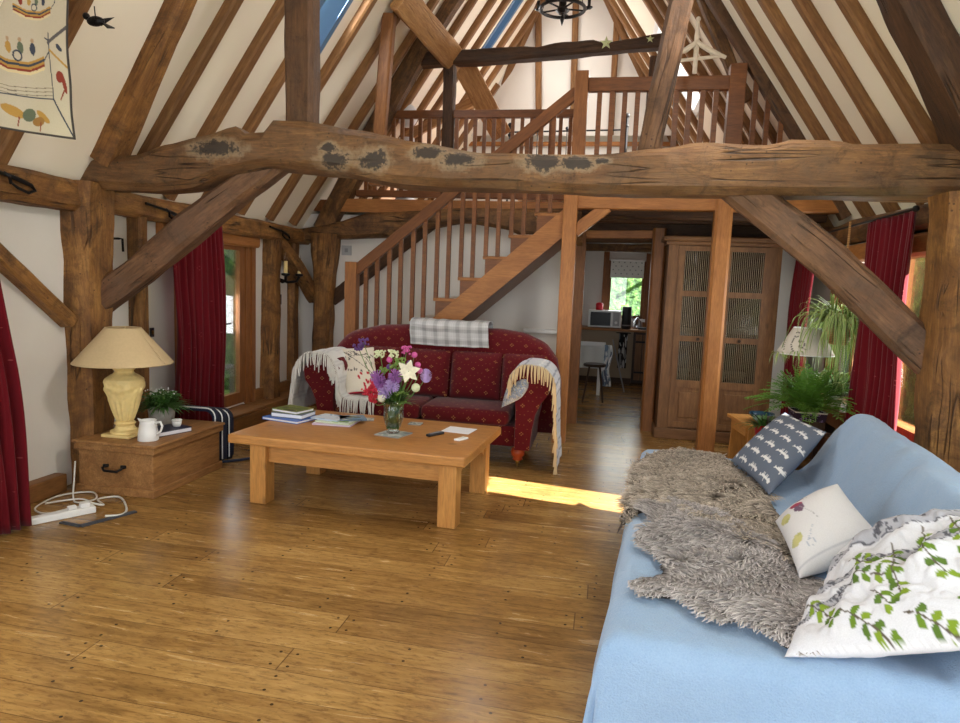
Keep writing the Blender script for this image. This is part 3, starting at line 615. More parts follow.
TB('collar_beam', (-2.44, YB, 4.22), (.55, YB, 4.29), .18, .16, 'wavy dark collar beam carrying two pale stars', rough=.014, mat='oak_dark', top=[(0, .08), (.2, .08), (.45, .09), (.5, .07), (.62, .12), (.72, .13), (.75, .09), (1, .15)], bot=[(0, -.08), (.3, -.07), (.6, -.04), (1, 0)])
TB('gallery_post', (-1.96, YB, 2.58), (-1.97, YB, 4.25), .12, .14, 'dark curved post under the left part of the collar beam', 'post', upv=(1, 0, 0), rough=.012, mat='oak_dark')
TB('gallery_post', (.36, YB, 2.58), (.38, YB, 4.2), .12, .1, 'dark post under the right end of the collar beam', 'post', upv=(1, 0, 0), rough=.012, mat='oak_dark')
TB('wind_brace', (-2.19, 6.85, 4.43), (-1.9, 8.2, 4.2), .29, .12, 'thick worm-eaten diagonal brace above the collar beam', 'brace', rough=.014, mat='oak_pale', upv=(0, -1, .0))
TB('wind_brace', (-1.86, 8.25, 4.24), (-1.5, 9.2, 3.6), .27, .08, 'light smooth diagonal brace below the collar beam', 'brace', mat='oak_pale', upv=(0, -1, 0))
TB('wind_brace', (-2.75, 8.9, 3.5), (-1.9, 9.1, 4.0), .1, .12, 'short curved light brace behind the far gallery rail', 'brace', mat='oak_pale', upv=(0, 0, 1))
TB('roof_strut', (-2.47, 7.0, 2.6), (-2.36, 7.0, 4.32), .12, .13, 'slim pale post rising from the stair to the left roof slope', 'post', upv=(1, 0, 0), mat='oak_newD', rough=.003)
TB('rear_principal', (2.18, 7.0, 2.36), (-.24, 7.0, 5.95), .1, .13, 'dark rafter on the right slope above the balustrade end', 'rafter', rough=.01, mat='oak_dark2', upv=(0, 1, 0))
TB('gallery_brace', (1.25, 7.3, 3.5), (.72, 7.3, 4.6), .1, .14, 'upright brace behind the wooden hanger on the right', 'brace', mat='oak_old', rough=.006, upv=(0, 1, 0))
# smooth new posts and beam that carry the landing
TB('landing_post', (-.4, 6.99, 0), (-.4, 6.99, 2.57), .17, .14, 'smooth square oak post at the right end of the burgundy sofa', 'post', upv=(1, 0, 0), mat='oak_new')
TB('landing_post', (1.07, 6.99, 0), (1.07, 6.99, 2.57), .17, .165, 'smooth square oak post standing in front of the glazed dresser', 'post', upv=(1, 0, 0), mat='oak_new', rough=.002)
TB('landing_beam', (-.33, 7.01, 2.485), (2.1, 7.01, 2.485), .13, .18, 'smooth oak beam carrying the landing, on top of the two square posts', 'beam', mat='oak_new')
TB('knee_brace', (-.35, 7.0, 2.17), (-.04, 7.0, 2.42), .09, .12, 'short slanting oak knee brace between square post and landing beam', 'brace', mat='oak_new')
# kitchen opening
TB('door_post', (-.33, 8.03, 0), (-.33, 8.03, 2.24), .12, .14, 'oak jamb on the left of the kitchen opening', 'post', upv=(1, 0, 0), mat='oak_newD')
TB('door_post', (.55, 7.95, 0), (.55, 7.95, 2.3), .2, .14, 'wide oak jamb between kitchen opening and dresser', 'post', upv=(1, 0, 0), mat='oak_newD', rough=.004)
TB('door_lintel', (-.36, 8.04, 2.22), (.5, 8.04, 2.24), .12, .09, 'oak lintel across the kitchen opening', 'lintel', mat='oak_new')
TB('kitchen_beam', (-1.8, 9.2, 2.22), (1.7, 9.2, 2.22), .16, .24, 'dark ceiling beam inside the kitchen', 'beam', mat='oak_old', rough=.01)
for i, yy_ in enumerate((7.35, 7.75)):
    TB('landing_joist', (-.3, yy_, 2.4), (2.1, yy_, 2.4), .14, .12, ('front' if i == 0 else 'rear') + ' dark joist under the landing above the dresser', 'beam', mat='oak_dark', rough=.008)

# rafters
def rafter(side, y, z0, z1, label, group, w_=.1, h_=.1, mat='rafter', name='rafter', z_=None):
    sg = -1 if side == 'L' else 1; e = EL if side == 'L' else ER; nx, nz = sg * sin(R(56)), cos(R(56))
    P = lambda z: (e - sg * (z - ZE) / PT + nx * .045, y, z + nz * .045)
    return TB(name, P(z0), P(z1), w_, h_, label, 'rafter', group, mat=mat, rough=.004, step=.25)
Ltab = {'near': (-.9, -.35, .2, .75, 1.3, 1.85, 2.4, 3.0, 3.68), 'mid': (4.84, 5.36, 6.52, 7.15, 7.72), 'far': (8.65, 9.2, 9.65, 10.5, 11.0, 11.5, 12.0)}
Rtab = {'near': (-.9, -.35, .2, .75, 1.3, 1.85, 2.4, 2.95, 3.45), 'mid': (4.93, 5.47, 6.0, 6.5), 'far': (7.6, 8.15, 8.6, 9.0, 10.2, 10.7, 11.2, 11.7)}
names = {'near': 'oak rafter on the {} roof slope, nearer than the tie beam', 'mid': 'oak rafter on the {} white roof slope, just behind the tie beam', 'far': 'oak rafter on the far {} roof slope, over the gallery bedroom'}
for sd, tb in (('left', Ltab), ('right', Rtab)):
    for ky, ys in tb.items():
        for y in ys:
            rafter(sd[0].upper(), y, 2.22, min(RZ - .05, RZ if y < 10.8 else 6.6 - (y - 10.6) * 1.9), names[ky].format(sd), f'{ky} rafters on the {sd} slope')
for ya, yb_ in ((5.88, 5.88),):
    rafter('L', 5.88, 2.22, 3.5, 'short trimmed rafter below the blue framed rooflight', None)
TB('purlin_rail', (-3.2, 12.2, 4.42), (1.7, 12.2, 4.42), .1, .12, 'horizontal oak rail at the foot of the hipped far end', mat='oak_new')
TB('purlin_rail', (-2.9, 12.22, 4.1), (1.5, 12.22, 4.1), .06, .07, 'thin lower rail on the far bedroom wall', mat='oak_new')
for x, l in ((-1.3, 'left'), (-.72, 'middle'), (-.08, 'right')):
    TB('hip_rafter', (x, 11.95, 4.2), (x, 10.62, 6.8), .1, .1, f'{l} oak rafter on the hipped far end', 'rafter', mat='rafter', rough=.004, upv=(1, 0, 0), step=.3)
TB('hip_rafter', (-2.5, 12.3, 4.1), (-.9, 10.5, 6.5), .1, .12, 'slanting hip rafter at the left corner of the far end', 'rafter', mat='rafter', rough=.004, step=.3)
TB('hip_rafter', (1.0, 12.2, 4.1), (-.6, 10.5, 6.5), .1, .12, 'slanting hip rafter at the right corner of the far end', 'rafter', mat='rafter', rough=.004, step=.3)
TB('ridge_beam', (RX, -1.2, RZ - .12), (RX, 10.7, RZ - .12), .1, .2, 'ridge beam along the top of the roof', mat='oak_old')

# ================================================================== STAIR
TR, GO, NZ = .2275, .26, -1.81   # rise, going; nosing x of the tread at 1.46
st = thing('staircase', 'straight oak staircase climbing to the right along the far wall', 'staircase', (-2.7, 7.0, 0))
def stp(mb, name, mat, **kw):
    mb.v = [(x + 2.7, y - 7.0, z) for x, y, z in mb.v]; return mb.mk(name, mat, st, **kw)
M['tread'] = plain('tread', (206, 200, 190), .7, 0, .05, 30)
ztop = 2.58
treads = []
for k_ in range(1, 11):
    z = ztop - TR * k_; x = NZ + (z - 1.44) / TR * GO; treads.append((x, z))
    stp(MB().box((x, 7.0, z - .035), (x + GO + .03, 8.0, z), .006), 'tread', 'oak_new')
    stp(MB().box((x + .02, 7.06, z), (x + GO + .01, 7.98, z + .006)), 'tread_runner', 'tread')
    stp(MB().box((x + .035, 7.03, z - TR), (x + .05, 8.0, z - .035)), 'riser', 'oak_new')
    b = MB(); b.add([(x + .03, 6.985, z - .035), (x + GO + .04, 6.985, z - .035), (x + .03, 6.985, z - .28), (x + .03, 7.02, z - .035), (x + GO + .04, 7.02, z - .035), (x + .03, 7.02, z - .28)], [(0, 1, 2), (5, 4, 3), (0, 3, 4, 1), (1, 4, 5, 2), (2, 5, 3, 0)]); stp(b, 'tread_bracket', 'oak_rail')
def xs(z): return NZ + (z - 1.44) / TR * GO
def strg(yc, wd):
    b = MB(); vs = []
    for y in (yc - wd / 2, yc + wd / 2):
        for (z, dz) in ((.3, -.0), (2.5, 0)):
            x = xs(z); vs += [(x + .14, y, z - .1), (x + .14, y, z - .38)]
    b.add(vs, [(0, 1, 3, 2), (4, 6, 7, 5), (0, 2, 6, 4), (1, 5, 7, 3), (2, 3, 7, 6), (0, 4, 5, 1)]); return b
stp(strg(7.01, .06), 'stringer', 'oak_new'); stp(strg(7.98, .06), 'stringer', 'oak_new')
b = MB(); b.add([(xs(.3) + .14, y, .3 - .385 + q) for y in (7.0, 8.0) for q in (0, .02)] + [(xs(2.5) + .14, y, 2.5 - .385 + q) for y in (7.0, 8.0) for q in (0, .02)], [(0, 2, 6, 4), (1, 5, 7, 3), (0, 4, 5, 1), (2, 3, 7, 6)]); stp(b, 'soffit', 'oak_rail')
bal = thing('stair_balustrade', 'oak balustrade of the staircase with sloping handrail', 'balustrade', (-2.71, 7.0, 0))
def bp(mb, name, mat='oak_rail'): mb.v = [(x + 2.71, y - 7.0, z) for x, y, z in mb.v]; return mb.mk(name, mat, bal)
bp(MB().box((-2.78, 6.94, 0), (-2.65, 7.06, 1.79), .006), 'newel', 'oak_newZ')
bp(MB().box((-.42, 6.93, 2.58), (-.29, 7.07, 3.72), .006), 'newel', 'oak_newZ')
beam('handrail', (-2.67, 7.0, 1.70), (-.4, 7.0, 3.53), .07, .11, mat='oak_rail', parent=bal)
hz = lambda x: 1.70 + (x + 2.67) / 2.27 * 1.83
for x, z in treads:
    for dx_ in (.03, .155):
        xx_ = x + dx_
        if -2.62 < xx_ < -.46: bp(MB().box((xx_ - .021, 6.98, z - .002), (xx_ + .021, 7.02, hz(xx_) + .03)), 'baluster')
# landing balustrade
bal = thing('landing_balustrade', 'oak balustrade along the landing edge, above the square posts', 'balustrade', (-2.71, 7.0, 0))
bp(MB().box((-.29, 6.96, 3.53), (1.04, 7.04, 3.66), .006), 'handrail')
bp(MB().box((1.03, 6.93, 2.58), (1.18, 7.07, 3.76), .006), 'newel')
for i in range(10): x = -.175 + i * .122; bp(MB().box((x - .024, 6.976, 2.58), (x + .024, 7.024, 3.6)), 'baluster')
for x, z in ((1.28, 3.74), (1.4, 3.5), (1.53, 3.24)): bp(MB().box((x - .022, 6.98, 2.56), (x + .022, 7.02, z)), 'baluster')
# far gallery balustrade
bal = thing('gallery_balustrade', 'dark oak balustrade along the far side of the stairwell', 'balustrade', (-2.71, 7.0, 0))
bp(MB().box((-2.72, 8.06, 3.55), (-.48, 8.13, 3.64), .005), 'handrail'); bp(MB().box((-3.1, 8.06, 2.62), (-.3, 8.13, 2.7), .005), 'bottom_rail')
for i in range(24):
    x = -2.98 + i * .112; x < -.48 and bp(MB().box((x - .021, 8.075, 2.68), (x + .021, 8.113, min(3.57, 2.62 + (x + 3.4) * 1.48))), 'baluster')
# ================================================================== OUTSIDE
b = MB(); b.box((XR + .3, -6, -.3), (22, 20, -.12)); b.box((-24, -6, -.3), (XL - .3, 20, -.12)); b.box((XL - .3, 13, -.3), (XR + .3, 24, -.12)); tag(b.mk('lawn', 'lawn'), 'grass lawn outside, beyond the glazed door and windows', 'lawn', kind='stuff')
def hedge(x0, y0, x1, y1, h, label, n=40, dens=500):
    t = thing('garden_hedge', label, 'hedge', ((x0 + x1) / 2, (y0 + y1) / 2, -.15)); sx, sy = (x1 - x0) / 2, (y1 - y0) / 2
    b = MB()
    def fn(u, v):
        a = 2 * pi * u; ph = (v) * pi / 2
        cx = math.copysign(abs(cos(a)) ** .5, cos(a)); cy = math.copysign(abs(sin(a)) ** .5, sin(a))
        k_ = cos(ph) ** .35; p = V((cx * sx * k_, cy * sy * k_, h * sin(ph) ** .7))
        d = MN.noise(p * 1.7 + V((x0, y0, 0))) * .25 + MN.noise(p * 5) * .12
        return (p.x * (1 + d * .5 / max(.5, sx)), p.y * (1 + d * .5 / max(.5, sy)), p.z + d * .5)
    b.grid(fn, n * 2, n // 2); b.mk('foliage', 'hedge', t, smooth=True)
    lf = MB()
    for i in range(dens):
        u = rnd.random(); v = rnd.random(); p = V(fn(u, v)) * 1.01; s_ = .06 + .07 * rnd.random()
        a = V((rnd.uniform(-1, 1), rnd.uniform(-1, 1), rnd.uniform(-1, 1))).normalized() * s_; c = V((rnd.uniform(-1, 1), rnd.uniform(-1, 1), rnd.uniform(-.3, 1))).normalized() * s_ * .5
        lf.add([p - a, p + c, p + a, p - c], [(0, 1, 2, 3)])
    lf.mk('leaves', 'leaf', t)
hedge(-11, 11.6, -4.6, 14.5, 4.6, 'tall green garden hedge outside the narrow glazed door', dens=1800)
hedge(-6.7, 9.2, -4.9, 10.2, 1.25, 'low leafy shrubs in front of the yellow shed outside the glazed door', dens=1400)
hedge(3.5, 5.45, 5.0, 12, 4.3, 'tall green hedge outside the right-hand window behind the hanging plant', dens=1200)  # greenery past the window, set tall to block the sun here
hedge(5.0, -1.5, 7.4, 3.9, 5.2, 'unseen tall hedge added to block sun at the near right opening')  # out of view, added only to keep sun out of the near bay
hedge(-2.5, 14.6, 3.5, 16.5, 3.2, 'leafy green hedge seen through the small kitchen window', dens=1500)
# garden bench and boarded fence beyond the left door
t = thing('garden_shed', 'pale yellow boarded shed wall seen through the narrow glazed door', 'shed', (-6.3, 11.2, -.12))
b = MB()
for i in range(8): b.box((-1.6, -.02, .2 + i * .19), (1.3, .02, .38 + i * .19))
M['fence'] = plain('fence', (112, 106, 54), .8, 0, .1, 4); b.mk('boards', 'fence', t)
b = MB(); [b.box((x, .02, 0), (x + .08, .08, 1.75)) for x in (-1.6, -.6, .3, 1.22)]; b.mk('posts', 'fence', t)
t = thing('garden_chair', 'slatted wooden garden chair outside the narrow glazed door', 'chair', (-5.3, 8.5, -.12), .5)
M['teak'] = plain('teak', (110, 106, 96), .8)
b = MB(); [b.box((-.25, -.25 + i * .1, .42), (.25, -.18 + i * .1, .45)) for i in range(5)]; b.mk('seat', 'teak', t)
b = MB(); [b.box((-.27, -.22 + i * .1, .45), (-.24, -.16 + i * .1, .66)) for i in range(5)]; b.box((-.28, -.25, .63), (-.23, .25, .68)); b.mk('backrest', 'teak', t)
for x in (-.25, .21):
    for y in (-.25, .21): MB().box((x, y, 0), (x + .05, y + .05, .45 if x > 0 else .66)).mk('leg', 'teak', t)

# ================================================================== CURTAINS
def curtain(x, y0, y1, z0, z1, label, pleats=9, amp=.035, pinch=None, xdir=1, sway=0):
    b = MB(); sd = rnd.random() * 9
    def fn(u, v):
        z = z1 + (z0 - z1) * v; yy0, yy1 = y0, y1
        if pinch: yy1 = y1 + pinch * (1 - v) ** 2; 
        y = yy0 + (yy1 - yy0) * u + .02 * MN.noise(V((u * 4, v * 2, sd)))
        a = amp * (.55 + .6 * v)
        xx_ = x + xdir * (a * sin(2 * pi * pleats * (u + .03 * MN.noise(V((u * 3, v * 1.5, sd))))) + a * .4 * sin(2 * pi * pleats * 2.3 * u + 1) + .05 * MN.noise(V((u * 2, v * 2, sd + 5)))) + sway * v
        return (xx_ - x, y - y0, z)
    b.grid(fn, pleats * 14, 30)
    o = b.mk('curtain', 'curtain', smooth=True, solid=.006); o.location = (x, y0, 0); return tag(o, label, 'curtain')
curtain(-3.5, 2.75, 3.52, .02, 2.12, 'dark red floor-length curtain at the left edge, nearest the camera', 9, .045, pinch=-.25, sway=.06)
curtain(-3.64, 5.24, 6.03, .06, 2.06, 'dark red curtain drawn back left of the narrow glazed door', 8, .042)
curtain(1.97, 4.94, 5.82, .05, 2.19, 'dark red curtain beside the thick right post', 8, .035, xdir=-1)
curtain(1.93, 6.98, 7.62, .05, 2.1, 'dark red curtain behind the shaded table lamp, right of the dresser', 7, .03, xdir=-1)
def rod(p0, p1, label):
    t = thing('curtain_rod', label, 'curtain rod', p0); A = V((0, 0, 0)); B = V(p1) - V(p0)
    MB().tube([A, B], .009).mk('rod', 'iron', t)
    for e in (A, B): MB().ball(e, .022).mk('finial', 'iron', t)
rod((1.95, 4.92, 2.2), (1.95, 7.5, 2.19), 'thin black curtain rod over the right-hand curtains')

# ================================================================== IRONWORK ON BEAMS AND WALLS
def hookset(loc, label, n=1, flip=1):
    t = thing('iron_strap', label, 'ironwork', loc)
    b = MB(); b.tube([(0, -.35, .045), (0, -.2, .03), (0, -.08, .02), (0, .02, .0), (0, .1, -.02), (0, .13, -.05), (0, .08, -.07), (0, 0, -.05), (0, -.06, -.02)], [.012, .01, .012, .016, .013, .011, .01, .01, .006]); b.mk('strap', 'iron', t)
    b = MB(); b.tube([(0, -.1, .03), (.02, -.08, .01), (0, -.05, -.03)], .01); b.mk('spike', 'iron', t)
hookset((-3.66, 3.72, 2.14), 'looped black iron strap nailed to the wall plate near the left curtain')
hookset((-3.68, 5.3, 2.1), 'black iron strap on the wall plate behind the curved brace')
hookset((-3.68, 7.35, 2.1), 'black iron strap on the wall plate above the iron wall light')
b = MB(); b.tube([(0, 0, 0), (.05, 0, 0), (.06, .03, 0), (.06, .035, -.1)], .009); b.mk
lobj(b, 'iron_hook', 'iron', (XL + .001, 4.78, 1.85), 'small black iron hook on the white wall beside the wide left post', 'hook', smooth=True)
t = thing('wall_light', 'black iron wall light with two candle bulbs on the left wall', 'wall light', (XL, 7.42, 1.58)); t.scale = (1.35, 1.35, 1.35)
b = MB(); b.tube([(.02, 0, .18), (.035, 0, .1), (.02, 0, 0), (.03, 0, -.1), (.015, 0, -.18)], [.012, .03, .02, .03, .008]); b.mk('back_plate', 'iron', t)
for dy in (-.1, .16):
    b = MB(); b.tube([(.03, 0, .0), (.1, dy * .4, -.03), (.15, dy * .8, -.02), (.16, dy, .02)], .012); b.mk('arm', 'iron', t)
    MB().lathe([(.012, .02), (.035, .03), (.035, .045), (.012, .05)], (.16, dy, 0), 12).mk('drip_pan', 'iron', t)
    MB().lathe([(.016, .045), (.016, .15)], (.16, dy, 0), 12).mk('candle_sleeve', 'cream', t)
    MB().lathe([(.008, .15), (.016, .175), (.012, .2), (.002, .225)], (.16, dy, 0), 12).mk('bulb', 'glass', t)
def plate(loc, nx, sz, mat, label, nm='light_switch', cat='switch', rk='rocker'):
    t = thing(nm, label, cat, loc); a, c = sz
    if nx: MB().box((0, -a / 2, -c / 2), (nx * .012, a / 2, c / 2), .003).mk('plate', mat, t); MB().box((nx * .012, -a / 6, -c / 5), (nx * .02, a / 6, c / 5)).mk(rk, 'brass', t)
    else: MB().box((-a / 2, -.012, -c / 2), (a / 2, 0, c / 2), .003).mk('plate', mat, t); MB().box((-a / 6, -.02, -c / 5), (a / 6, -.012, c / 5)).mk(rk, 'grey', t)
plate((XL, 7.53, 1.33), 1, (.13, .12), 'black', 'black double light switch on the wall below the iron wall light')
plate((XL, 5.22, 1.08), 1, (.05, .08), 'black', 'small black switch on the wall above the cream lamp')
M['box_grey'] = plain('box_grey', (172, 172, 172), .5)
plate((-3.22, YB, 1.96), 0, (.13, .12), 'box_grey', 'small grey wall box high on the far wall above the stair newel', 'wall_box', 'wall box', 'grille')
b = MB(); b.box((-.04, -.05, -.06), (.04, .05, .06), .01); o = lobj(b, 'sensor_box', 'box_grey', (-3.58, 5.15, 2.52), 'small grey sensor box on the left roof slope by the curved brace', 'sensor'); o.rotation_euler = (0, R(34), 0)
def star(loc, r, label):
    b = MB(); pts = []
    for i in range(10): a = pi / 2 + i * pi / 5; q = r if i % 2 == 0 else r * .42; pts.append((q * cos(a), q * sin(a)))
    vs = [(x, 0, z) for x, z in pts] + [(0, -.02, 0), (0, .006, 0)]
    b.add(vs, [((i + 1) % 10, i, 10) for i in range(10)] + [(i, (i + 1) % 10, 11) for i in range(10)]); lobj(b, 'star_ornament', 'starm', loc, label, 'ornament')
M['starm'] = plain('starm', (196, 200, 150), .7)
star((-.16, 7.9, 4.3), .075, 'larger pale wooden star on the collar beam')
star((.31, 7.9, 4.33), .045, 'small pale star at the right end of the collar beam')
# coat-hanger shaped wooden ornament
t = thing('wooden_hanger', 'whitewashed wooden peg hanger hung beside the leaning post', 'hanger', (.67, 6.6, 3.7)); M['whitewash'] = plain('whitewash', (205, 190, 170), .8, 0, .1, 30)
MB().tube([(0, 0, .32), (0, 0, .2), (.0, 0, -.13)], [.014, .024, .02]).mk('pole', 'whitewash', t)
for a, z0_ in ((-.23, .02), (.26, -.0)):
    MB().tube([(0, -.01, .14), (a * .4, -.02, .07), (a, -.01, z0_)], [.022, .025, .016]).mk('arm', 'whitewash', t)
MB().tube([(-.2, 0, -.02), (.24, 0, .02)], .016).mk('crossbar', 'whitewash', t); MB().ball((0, 0, .34), .022).mk('knob', 'whitewash', t)
# chandelier
t = thing('chandelier', 'black iron ring chandelier hanging from the ridge', 'chandelier', (-.75, 9.0, 5.1))
b = MB(); b.tube([(.28 * cos(a * pi / 20), .28 * sin(a * pi / 20), 0) for a in range(41)], .022, 8); b.mk('ring', 'iron', t)
MB().lathe([(.05, -.06), (.09, -.02), (.05, .02), (.03, .9), (.015, 1.4)], n=12).mk('stem', 'iron', t)
MB().lathe([(.004, -.2), (.03, -.12), (.01, -.07), (.05, -.05)], n=12).mk('finial', 'iron', t)
for i in range(5):
    a = 2 * pi * i / 5 + .3; c, s_ = cos(a), sin(a)
    MB().tube([(.04 * c, .04 * s_, 0), (.28 * c, .28 * s_, 0), (.34 * c, .34 * s_, .04)], .012).mk('arm', 'iron', t)
    MB().lathe([(.03, .03), (.05, .05), (.02, .06), (.02, .15)], (.34 * c, .34 * s_, 0), 10).mk('candle_cup', 'iron', t)
    MB().lathe([(.012, .15), (.02, .19), (.003, .24)], (.34 * c, .34 * s_, 0), 10).mk('bulb', 'white', t)
    MB().tube([(.28 * c, .28 * s_, .03), (.02 * c, .02 * s_, .8)], .005).mk('chain', 'iron', t)
b = MB(); b.tube([(0, 0, 0), (0, 0, 1.2)], .006)
# small dark bird ornament under the roof near the top left
t = thing('bird_ornament', 'small black bird-shaped ornament near the left roof slope at the top', 'ornament', (-2.98, 3.6, 3.02))
MB().ball((0, 0, 0), .035, sc_=(1.6, .8, .8)).ball((-.06, 0, .03), .02).mk('body', 'iron', t)
b = MB(); b.add([(.03, 0, 0), (.1, -.03, -.05), (.1, .03, -.03)], [(0, 1, 2)]); b.mk('tail', 'iron', t, solid=.006)
b = MB(); b.add([(0, 0, .01), (.06, -.08, .05), (.02, -.02, -.02)], [(0, 1, 2)]).add([(0, 0, .01), (.06, .08, .05), (.02, .02, -.02)], [(0, 1, 2)]); b.mk('wing', 'iron', t, solid=.006)

# ================================================================== TAPESTRY (hanging by the left roof slope)
cv = Canvas(240, 300, (186, 174, 152))
cv.rect(0, 0, 1, 1, (196, 184, 160), .5)
Y1, B1, R1, G1 = (176, 136, 70), (62, 66, 78), (130, 56, 44), (96, 104, 84)
def hull(cx, cy, s_, rot=0):
    for i, c_ in enumerate((Y1, B1, Y1, R1, (214, 196, 150))):
        y = cy + i * .022 * s_
        cv.line([(cx - .3 * s_, y - .05 * s_), (cx - .12 * s_, y + .02 * s_), (cx + .1 * s_, y + .03 * s_), (cx + .28 * s_, y - .03 * s_)], .026 * s_, c_)
    cv.line([(cx + .28 * s_, cy), (cx + .36 * s_, cy - .08 * s_), (cx + .37 * s_, cy - .17 * s_), (cx + .31 * s_, cy - .2 * s_)], .012 * s_, B1)
    for q in range(4):
        x = cx - .2 * s_ + q * .12 * s_; cv.ell(x, cy - .1 * s_, .03 * s_, .05 * s_, (R1, Y1, G1, B1)[q]); cv.ell(x, cy - .17 * s_, .016 * s_, .02 * s_, (170, 140, 110))
    cv.ring(cx, cy - .03 * s_, .05 * s_, .05 * s_, .3, B1)
hull(.62, .6, .62); hull(.74, .33, .42); hull(.3, .5, .6)
for i in range(3): cv.line([(0, .74 + .02 * i), (.3, .72 + .02 * i), (.55, .755 + .02 * i), (.86, .74 + .02 * i)], .004, (120, 110, 96))
cv.line([(.84, .45), (.86, .8), (0, .8)], .008, B1); cv.line([(.86, .8), (1, 1)], .012, B1); cv.line([(.84, .5), (1, .42)], .02, (88, 84, 84)); cv.line([(.85, .54), (1, .64)], .012, Y1)
for x in (.1, .34): cv.line([(x, .97), (x + .14, .81)], .014, B1)
cv.ell(.55, .89, .07, .03, Y1, .3); cv.ell(.65, .9, .05, .035, G1, -.4); cv.line([(.58, .92), (.57, .97)], .008, R1); cv.ell(.92, .68, .03, .03, R1, .3); cv.ell(.95, .71, .014, .06, R1, -.3); cv.line([(.95, .75), (.92, .8)], .01, R1); cv.ell(.93, .53, .03, .012, B1, .7); cv.ell(.76, .9, .06, .02, Y1, .5); cv.ell(.72, .93, .05, .025, (150, 110, 60), -.2); cv.line([(.74, .93), (.73, .98)], .008, R1)
cv.ell(.24, .88, .03, .03, R1, al=.7)
cv.line([(0, .995), (1, .995)], .012, (70, 64, 60)); cv.line([(.995, 0), (.995, 1)], .012, (70, 64, 60))
b = MB(); TA, TBp = V((-4.1, 3.05, 2.5)), V((-2.86, 3.32, 2.31))
def tf(u, v):
    x = -3.75 + .88 * u; z = 3.3 + (2.29 - 3.3) * v + (1 - u) * .12 * v
    return (x - (-3.3) + .03 * (v - .5) * u * 1.2 - .02 * sin(v * 3), (.02 * sin(u * 9 + v * 2) + .012 * MN.noise(V((u * 5, v * 5, 1)))) , z - 3.3)
b.grid(tf, 240, 300, lambda u, v: cv.at(u, v)); o = b.mk('wall_hanging', 'paint', smooth=True, solid=.004); o.location = (-3.3, 3.3, 3.3)
tag(o, 'cream woven wall hanging with longboats and a patterned border', 'tapestry')

# ================================================================== LEFT SIDE: CHEST, LAMP ...
t = thing('wooden_chest', 'old pine blanket chest with iron side handle, left of the coffee table', 'chest', (-3.38, 4.59, 0))
W, D, H = .31, .43, .33
b = MB(); b.box((-W + .01, -D + .01, 0), (W - .01, D - .01, H), .006); b.mk('body', 'chestY', t)
b = MB(); b.box((-W - .008, -D - .008, 0), (W + .008, D + .008, .055), .006); b.mk('plinth', 'chestY', t)
b = MB(); b.box((-W - .01, -D - .012, H - .015), (W + .015, D + .012, H + .03), .006); b.box((-W - .02, -D - .025, H + .03), (W + .028, D + .02, H + .055), .01); b.mk('lid', 'chestY', t)
b = MB(); b.tube([(-.07, -D, .21), (-.075, -D - .03, .2), (-.05, -D - .045, .185), (.05, -D - .045, .185), (.075, -D - .03, .2), (.07, -D, .21)], .009); b.lathe([(.02, -.01), (.02, .01)], (-.07, -D, .21), 12).lathe([(.02, -.01), (.02, .01)], (.07, -D, .21), 12); b.mk('handle', 'iron', t, smooth=True)
ZC = .385
t = thing('table_lamp', 'large cream urn lamp with wide beige shade on the pine chest', 'lamp', (-3.46, 4.38, ZC))
b = MB(); b.box((-.115, -.115, 0), (.115, .115, .022), .005); b.lathe([(.1, .022), (.1, .04), (.075, .05), (.062, .075), (.075, .095), (.06, .11)], n=32); b.mk('foot', 'cream', t, ang=40)
b = MB(); prof = [(.05, .105), (.064, .13), (.088, .2), (.116, .3), (.132, .36), (.138, .4), (.132, .425), (.1, .45), (.074, .465), (.062, .48), (.078, .5), (.088, .515), (.083, .53), (.03, .54)]
def urn(u, v):
    s_ = v * (len(prof) - 1); i = min(int(s_), len(prof) - 2); q = s_ - i; r = prof[i][0] * (1 - q) + prof[i + 1][0] * q; z = prof[i][1] * (1 - q) + prof[i + 1][1] * q
    a = 2 * pi * u; e = 0
    if .1 < z < .28: e = .004 * sin(a * 16)
    if .3 < z < .42: e = .01 * sin((z - .3) / .12 * pi) * (MN.noise(V((cos(a) * 6, sin(a) * 6, z * 30))) + .6 * sin(a * 5 + sin(z * 80)))
    return ((r + e) * cos(a), (r + e) * sin(a), z)
b.grid(urn, 120, 90); b.mk('urn', 'cream', t, smooth=True)
MB().lathe([(.012, .53), (.012, .62)], n=10).mk('lamp_holder', 'white', t)
def shade(t, r0, z0, r1, z1, mat, cvs=None):
    b = MB(); b.grid(lambda u, v: ((r0 + (r1 - r0) * v) * cos(2 * pi * u), (r0 + (r1 - r0) * v) * sin(2 * pi * u), z0 + (z1 - z0) * v), 96, 24 if not cvs else 60, (lambda u, v: cvs.at(u, 1 - v)) if cvs else None); o = b.mk('lamp_shade', mat, t, smooth=True, solid=.004)
    b = MB(); b.tube([(r1 * cos(a * pi / 16), r1 * sin(a * pi / 16), z1) for a in range(33)], .004); b.tube([(r0 * cos(a * pi / 16), r0 * sin(a * pi / 16), z0) for a in range(33)], .004); [b.tube([(0, 0, z1 - .02), (r1 * cos(a), r1 * sin(a), z1)], .003) for a in (0, 2.1, 4.2)]; b.mk('shade_ring', mat if not cvs else 'white', t)
shade(t, .335, .545, .12, .8, 'shade_l')
